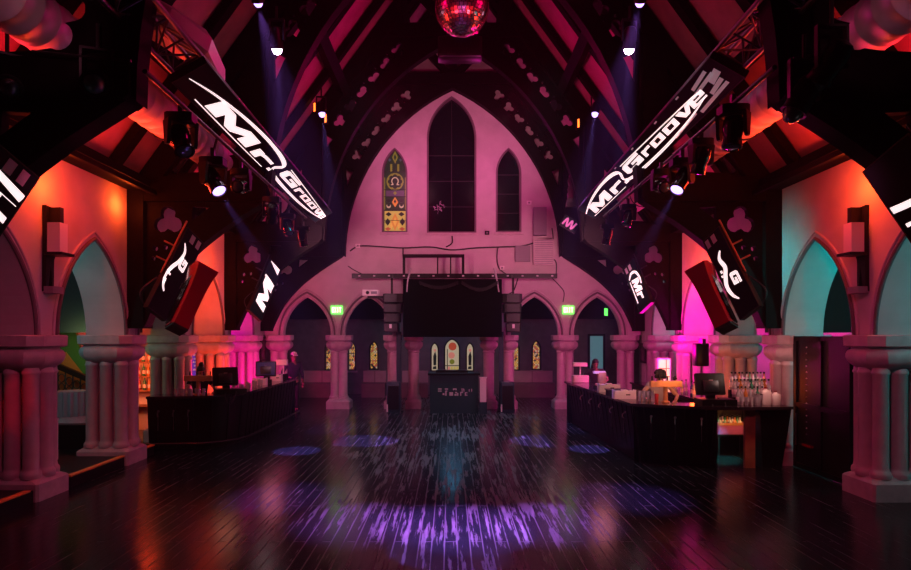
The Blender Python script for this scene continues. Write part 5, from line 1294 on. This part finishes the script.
def person(label, loc, rz, H, hairstyle, top, skin, lw, rw, lean=.0, nod=.0, turn=.0, cap=False, sleeves=.55, trousers='cloth_black'):
    k = H / 1.72
    t = thing('person', label, 'person', loc)
    RZ = Matrix.Rotation(rz, 3, 'Z'); base = Vector(loc)
    W = lambda v: base + RZ @ (Vector(v) * k)
    # local frame: -y is where the person faces
    hip = Vector((0, 0, .93)); ch = Vector((0, -math.sin(lean) * .40, .93 + math.cos(lean) * .40)); nk = Vector((0, -math.sin(lean) * .53 - .02, .93 + math.cos(lean) * .53)); hd = nk + Vector((0, -.03 - nod * .05, .14 - nod * .02))
    J = {'hip': (hip, (.15, .11)), 'waist': (hip.lerp(ch, .45), (.13, .095)), 'chest': (ch, (.155, .105)), 'neck0': (nk, .055), 'neck': (nk.lerp(hd, .45), .05)}
    E = [('hip', 'waist'), ('waist', 'chest'), ('chest', 'neck0'), ('neck0', 'neck')]
    arms = {}
    for s, nm, wr in ((1, 'l', lw), (-1, 'r', rw)):
        sh = ch + Vector((s * .185, .0, .07)); wr = Vector(wr); mid = (sh + wr) / 2; D = (wr - sh).length; l1, l2 = .29, .26
        if D > (l1 + l2) * .99: wr = sh + (wr - sh).normalized() * (l1 + l2) * .99; D = (wr - sh).length
        a = (l1 * l1 - l2 * l2 + D * D) / (2 * D); hgt = math.sqrt(max(1e-5, l1 * l1 - a * a)); ax = (wr - sh).normalized()
        out = Vector((s * .8, .6, -.3)); out = (out - ax * out.dot(ax)).normalized(); el = sh + ax * a + out * hgt
        J['sh' + nm] = (sh, .062); J['el' + nm] = (el, .043); J['wr' + nm] = (wr, .028); E += [('chest', 'sh' + nm), ('sh' + nm, 'el' + nm), ('el' + nm, 'wr' + nm)]
        arms[nm] = (sh, el, wr)
        J['th' + nm] = (Vector((s * .09, 0, .84)), .088); J['kn' + nm] = (Vector((s * .10, -.02, .49)), .058); J['an' + nm] = (Vector((s * .10, .03, .09)), .038); J['to' + nm] = (Vector((s * .115, -.15, .035)), .034)
        E += [('hip', 'th' + nm), ('th' + nm, 'kn' + nm), ('kn' + nm, 'an' + nm), ('an' + nm, 'to' + nm)]
    body = skin_mesh({n: (W(p), tuple(q * k for q in r) if isinstance(r, tuple) else r * k) for n, (p, r) in J.items()}, E)
    RH = RZ @ Matrix.Rotation(turn, 3, 'Z') @ Matrix.Rotation(nod, 3, 'X'); HC = W(hd)
    hp = lambda v: HC + RH @ (Vector(v) * k)
    # head: skull, jaw, nose, ears
    rows = []
    for z, rx, fy, by in ((-.125, .030, .070, -.010), (-.112, .046, .085, .02), (-.085, .058, .088, .045), (-.05, .066, .086, .07), (-.01, .071, .085, .088), (.03, .074, .086, .098), (.07, .070, .078, .092), (.10, .054, .056, .072), (.118, .028, .026, .042)):
        rows.append([hp((rx * math.cos(a), (-(fy) if math.sin(a) < 0 else by) * abs(math.sin(a)), z)) for a in [2 * PI * i / 16 for i in range(16)]])
    body.rows(rows)
    body.rows([[hp((x, y, z)) for x, y, z in r] for r in ([(-.008, -.084, .012), (.008, -.084, .012), (.006, -.080, .016), (-.006, -.080, .016)], [(-.011, -.098, -.012), (.011, -.098, -.012), (.01, -.08, -.01), (-.01, -.08, -.01)], [(-.017, -.108, -.030), (.017, -.108, -.030), (.014, -.08, -.034), (-.014, -.08, -.034)], [(-.010, -.088, -.040), (.010, -.088, -.040), (.008, -.08, -.040), (-.008, -.08, -.040)])])
    for s in (-1, 1): body.rows([[hp((s * (.070 + e), .008 + w * math.cos(a), -.012 + h_ * math.sin(a))) for a in [2 * PI * i / 8 for i in range(8)]] for e, w, h_ in ((-.004, .014, .024), (.008, .022, .032), (.012, .018, .028))])
    for nm, s in (('l', 1), ('r', -1)):
        sh, el, wr = arms[nm]; d = (W(wr) - W(el)).normalized(); hand(body, W(wr), d, RZ @ Vector((0, -.2, -1)) if abs(d.z) < .8 else RZ @ Vector((-s * .9, -.3, 0)), k, .45, s)
    bo = obj('body', body, M[skin], t, angle=80)
    ey = MB()
    for s in (-1, 1): ey.sphere(hp((s * .030, -.080, .006)), .012 * k, 8, 6)
    obj('eyes', ey, M['eye'], t); lp = MB(); lp.sphere(hp((0, -.086, -.066)), .022 * k, 8, 6, 1, .35, .32); obj('lips', lp, M['lip'], t)
    hr = MB()
    def skull(e, z0, back=1.0):
        rr_ = []
        for z, rx, fy, by in ((z0, .070, -.02, .085), (.0, .073, .015, .094), (.045, .076, .070, .100), (.07, .073, .080, .096), (.10, .058, .060, .078), (.122, .032, .032, .048), (.130, .01, .01, .02)):
            rr_.append([hp(((rx + e) * math.cos(a), (-(fy + e) if math.sin(a) < 0 else (by + e) * back) * abs(math.sin(a)) - .0, z + (e if z > .1 else 0))) for a in [2 * PI * i / 16 for i in range(16)]])
        hr.rows(rr_)
    if hairstyle == 'bun': skull(.008, -.05); hr.sphere(hp((0, .03, .155)), .055 * k, 14, 10); hr.tube([hp((0, .05, .10)), hp((0, .04, .14))], [.05 * k, .03 * k], 10)
    elif hairstyle == 'afro':
        skull(.02, -.06); random.seed(9)
        for i in range(60):
            a, b_ = random.uniform(0, 2 * PI), random.uniform(-.1, 1.5); v = Vector((math.cos(a) * math.cos(b_) * .098, math.sin(a) * math.cos(b_) * .10 + .02, .035 + math.sin(b_) * .105))
            if v.y < -.05 and v.z < .07: continue
            hr.sphere(hp(v), .036 * k, 8, 6)
    elif hairstyle == 'long':
        skull(.012, -.05)
        hr.rows([[hp((w * math.cos(a), .03 + (.085 if math.sin(a) > 0 else .0) * math.sin(a) + off, z)) for a in [2 * PI * i / 14 for i in range(14)]] for z, w, off in ((.07, .080, .0), (-.02, .090, .01), (-.12, .100, .02), (-.22, .095, .035), (-.30, .07, .05))])
    else: skull(.006, -.035)
    obj('hair', hr, M['hair'], t)
    if cap:
        c_ = MB(); c_.rows([[hp(((.085 - .05 * i * i / 9) * math.cos(a), (.10 - .055 * i * i / 9) * math.sin(a) + .005, .06 + .085 * math.sin(i / 3 * PI / 2))) for a in [2 * PI * j / 16 for j in range(16)]] for i in range(4)])
        c_.rows([[hp((w * x, -.075 - y, .062 - y * .15)) for x in (-1, -.5, 0, .5, 1)] + [hp((w * x, -.075 - y, .070 - y * .15)) for x in (1, .5, 0, -.5, -1)] for y, w in ((0, .075), (.05, .07), (.075, .045))]); obj('cap', c_, M['paper'], t)
    # clothes follow the body
    g = 1.13
    JT = {n: (W(J[n][0]), tuple(q * k * g for q in J[n][1])) for n in ('hip', 'waist', 'chest')}; JT['neck0'] = (W(nk - Vector((0, 0, .02))), .068 * k); ET = [('hip', 'waist'), ('waist', 'chest'), ('chest', 'neck0')]
    for nm in ('l', 'r'):
        sh, el, wr = arms[nm]; JT['sh' + nm] = (W(sh), .073 * k); ET.append(('chest', 'sh' + nm))
        if sleeves <= 1: JT['sl' + nm] = (W(sh.lerp(el, sleeves)), .060 * k); ET.append(('sh' + nm, 'sl' + nm))
        else: JT['sl' + nm] = (W(el), .054 * k); JT['cu' + nm] = (W(el.lerp(wr, sleeves - 1)), .040 * k); ET += [('sh' + nm, 'sl' + nm), ('sl' + nm, 'cu' + nm)]
    obj('shirt', skin_mesh(JT, ET), M[top], t, angle=80)
    JP = {'hip': (W(hip + Vector((0, 0, .05))), (.165 * k, .122 * k))}; EP = []
    for nm in ('l', 'r'):
        for a, r_ in (('th', .100), ('kn', .070), ('an', .056)): JP[a + nm] = (W(J[a + nm][0] + Vector((0, 0, .02 if a == 'an' else 0))), r_ * k)
        EP += [('hip', 'th' + nm), ('th' + nm, 'kn' + nm), ('kn' + nm, 'an' + nm)]
    obj('trousers', skin_mesh(JP, EP), M[trousers], t, angle=80)
    for s in (1, -1):
        f = W(Vector((s * .11, -.05, .0))); u, v = RZ @ Vector((1, 0, 0)), RZ @ Vector((0, 1, 0))
        obj('shoe', MB().rows([[f + u * x * .05 * k * w + v * y * .15 * k * w + Vector((0, 0, z * k)) for x, y in ((-1, .9), (-1.05, -.3), (-.7, -.95), (.7, -.95), (1.05, -.3), (1, .9), (.6, 1), (-.6, 1))] for z, w in ((.0, .98), (.03, 1), (.07, .85), (.10, .55))]), M['black'], t)
    return t
person('bar worker with dark hair bun looking down behind the left tap tower', (-5.38, 13.15, 0), .45, 1.66, 'bun', 'cloth_black', 'skin', (.20, -.36, 1.10), (-.16, -.38, 1.12), .12, .45, .3, sleeves=.5)
person('bar worker with big curly dark hair leaning over the right bar', (4.02, 12.25, 0), -.1, 1.64, 'afro', 'cloth_grey', 'skin', (.26, -.36, 1.08), (-.26, -.36, 1.10), .25, .85, .0, sleeves=.35)
person('person with long dark hair standing behind the far end of right bar', (3.82, 16.6, 0), -.3, 1.66, 'long', 'cloth_black', 'skindark', (.2, -.3, 1.08), (-.22, -.3, 1.08), .1, .3, .4, sleeves=.8)
person('person in dark clothes and pale cap at the far end of left bar', (-4.72, 18.35, 0), .5, 1.78, 'short', 'cloth_navy', 'skindark', (.27, -.08, .80), (-.24, -.22, .98), .03, .1, .2, True, sleeves=1.7)
# ================================================================== light
W = bpy.data.worlds.new('world'); SC.world = W; W.use_nodes = True
bg = W.node_tree.nodes['Background']; bg.inputs['Color'].default_value = (0.10, 0.42, 0.48, 1); bg.inputs['Strength'].default_value = 0.003
ORANGE, RED, MAG, PINK, TEAL, VIOLET, PURPLE = (1, .10, .012), (1, .02, .03), (1, .0, .30), (1, .35, .46), (.0, .55, .50), (.36, .19, 1.0), (.48, .16, 1.0)
# uplights on top of the sconces and the wall head, plus added fill points
for sx in (-1, 1):
    point((sx * 5.52, 8.75, 4.42), (1, .075, .010), 42, .05)
    point((sx * 4.9, 8.9 if sx > 0 else 9.3, 4.4), (1, .02, .045), 26, .1)  # added red fill for the wall, hanging free of any fixture
    area((sx * 5.25, 9.2, 5.05), (sx * 4.4, 9.2, 6.5), (1, .045, .012), 70, .15, 3.2)
    area((sx * 5.25, 13.6, 5.15), (sx * 4.4, 13.6, 6.5), (1, .03, .03), 55, .15, 3.2)
    area((sx * 5.3, 6.9, 5.1), (sx * 4.6, 6.9, 6.5), (1, .02, .03), 26, .15, 1.2)
    for y, c, w in ((8.6, (1, .0, .16), 18), (13.4, (1, .0, .16), 70), (17.5, (1, .0, .5), 40)):
        point((sx * {8.6: 1.7, 13.4: 1.4, 17.5: 1.2}[y], y, 7.2), c, w, .04)  # magenta points added in mid-air to tint the roof slopes
point((-5.66, 10.7, 4.55), (1, .09, .012), 20, .05)
# pink wash on the far wall and arcades
for x in (-3.6, 3.6):
    area((x, 14.6, 4.4), (x * .3, YW, 6.4), PINK, 42, .5, .3, spread=110)
    area((x, 13.0, 3.6), (x * 1.0, YW, 2.2), PINK, 22, .5, .3, spread=110)
for sx in (-1, 1): spot((sx * 3.2, 5.6, 4.2), (sx * 6, 9.6, 1.5), (1, .10, .26), 150, 60, .8, .2)
# left bar: orange and magenta uplights
point((-5.2, 15.0, .6), (1, .045, .015), 170, .2); point((-7.4, 14.6, 3.2), (1, .05, .012), 70, .2); area((-7.3, 13.75, 1.5), (-7.3, 15, 1.35), (1, .12, .025), 26, .7, .7)
point((-5.2, 17.2, .7), (1, 0, .34), 120, .2); point((-7.6, 17.6, 2.6), (.9, 0, .5), 120, .2)
spot((-5.0, 14.0, 3.6), (-5.85, 15.2, 4.0), (1, .07, .02), 250, 100, .9, .1)
spot((-5.4, 7.2, 3.0), (-6.1, 8.7, 1.3), (1, .0, .01), 70, 16, .5, .05)
# right bar
point((5.0, 15.1, 2.0), (1, 0, .38), 190, .25); area((7.3, 13.6, 2.7), (7.0, 16.8, 3.3), (1, 0, .38), 150, .8, .8); point((7.4, 17.6, 3.0), TEAL, 60, .2)
point((5.1, 12.7, 1.3), ORANGE, 26, .25); spot((4.9, 13.8, 3.4), (5.85, 14.9, 4.2), (1, .09, .02), 350, 100, .9, .1)
area((3.95, 10.9, 1.75), (4.0, 12.2, 1.3), (1, .36, .14), 9, .4, .2); point((3.35, 13.9, 2.0), (1, .25, .3), 9, .25); area((5.2, 11.15, .98), (5.2, 12, .5), (1, .35, .10), 6, .4, .1); area((5.3, 10.2, 2.0), (5.3, 11, 1.25), (1, .50, .40), 6, .5, .2); area((3.0, 10.5, 2.0), (3.3, 12, 1.15), (1, .34, .40), 8, .5, .2)  # added small fills for bar goods and staff, with no fixtures
point((-4.9, 13.4, 1.95), (1, .3, .2), 5, .25); point((-4.7, 16.0, 2.0), (1, .2, .3), 8, .25)
# teal in the aisles
point((7.0, 9.4, 2.9), TEAL, 90, .2); point((6.9, 7.1, 2.9), TEAL, 40, .2); point((-7.0, 9.4, 2.9), (.16, .5, .46), 34, .2); point((7.9, 7.6, 3.3), TEAL, 25, .3); point((-7.8, 11.4, 3.0), (.10, .5, .5), 20, .3); point((7.6, 13.6, 3.2), TEAL, 30, .2); point((0, 22, 3.4), (.08, .30, .55), 60, .4)
spot((4.7, 10.95, 3.5), (5.85, 11.05, 3.6), TEAL, 75, 105, 1, .1); spot((4.5, 12.2, 2.9), (6, 13.3, 2.1), TEAL, 24, 60, .8, .1); spot((5.0, 11.4, 1.0), (4.85, 11.45, 0), TEAL, 160, 60, .6, .1)  # teal spots added in the nave for wall, column and flap floor
# beams
for k, to, w, a in (('b', (-3.12, 12.3, 0), 11000, 8), ('e', (2.72, 12.5, 0), 11000, 7), ('c', (-2.0, 13.5, 0), 9000, 12), ('f', (2.0, 13.5, 0), 9000, 12), ('a', (-3.0, 12.6, 3), 3500, 10), ('d', (3.0, 12.6, 3), 3500, 10)):
    spot(LB[k], to, VIOLET, w, a, .3, .03)
spot(b1, (-2.0, 7.6, 2.6), VIOLET, 3000, 12, .3, .03); spot(b2, (2.0, 8.1, 2.6), VIOLET, 3000, 12, .3, .03)
# violet washes on the dance floor
for k, sx in (('a', -1), ('d', 1)):
    spot(LB[k], (sx * .15, 7.5, 0), PURPLE, 8500, 16, 1.0, .04); spot(LB[k], (sx * 1.15, 7.6, 0), PURPLE, 8500, 16, 1.0, .04)
for k, sx in (('b', -1), ('e', 1)): spot(LB[k], (sx * 2.4, 8.8, 0), PURPLE, 3600, 18, 1.0, .04)
for sx in (-1, 1):
    spot((sx * 2.6, 14.6, 3.2), (sx * 2.3, 19.2, .9), (1, .13, .40), 110, 44, .9, .1); point((sx * 3.3, 20.6, 3.2), (1, .5, .55), 7, .2)  # added pink fills for the far columns and the benches
area((-7.6, 12.5, 2.3), (-7.6, 13.6, 2.0), (.8, 1, .35), 5, .6, .3)  # added fill on the green board, from no fixture
# added spots without fixtures for the far wall head, mirror ball and corner ducts
for x in (-1.25, 1.25): spot((x, 15.2, 7.6), (x * 1.3, YW, 8.4), PINK, 160, 75, .9, .02)
for sx in (-1, 1):
    spot((sx * 3.6, 5.0, 5.1), (sx * 4.5, 6.9, 5.6), (1, .24, .36), 15, 60, .6, .05)
    spot((sx * 2.0, 6.0, 4.6), (.17, 9.2, 7.15), (1, .02, .03), 300, 14, .5, .06)
spot((0, 5.0, 4.6), (.17, 9.2, 7.1), VIOLET, 160, 10, .5, .05)
for x in (-1.9, 1.9):
    for y in (12.3, 17.0): spot((x, y, 8.0), (x * .8, y, 0), (0, .50, .62), 650, 56, .9, .3)  # added teal spots that tint the floor from overhead
spot((0, 10.5, 9.0), (0, 11.8, 0), (1, .42, .50), 90, 34, 1, .2)  # faint pink spot added over the middle of the floor
# haze in the air
vs = W.node_tree.nodes.new('ShaderNodeVolumeScatter'); vs.inputs['Density'].default_value = HAZE; vs.inputs['Anisotropy'].default_value = 0.3
if HAZE > 0: W.node_tree.links.new(vs.outputs[0], W.node_tree.nodes['World Output'].inputs['Volume'])
# ================================================================== picture
SC.view_settings.view_transform = 'Standard'; SC.view_settings.look = 'None'; SC.view_settings.exposure = 0; SC.view_settings.gamma = 1; SC.view_settings.use_curve_mapping = False
cy = SC.cycles
cy.use_denoising = True; cy.max_bounces = 6; cy.diffuse_bounces = 3; cy.glossy_bounces = 4; cy.transmission_bounces = 4; cy.volume_bounces = 0; cy.caustics_reflective = False; cy.caustics_refractive = False; cy.sample_clamp_indirect = 3.0; cy.use_light_tree = True
try: cy.denoiser = 'OPENIMAGEDENOISE'; cy.denoising_input_passes = 'RGB_ALBEDO_NORMAL'
except Exception: pass
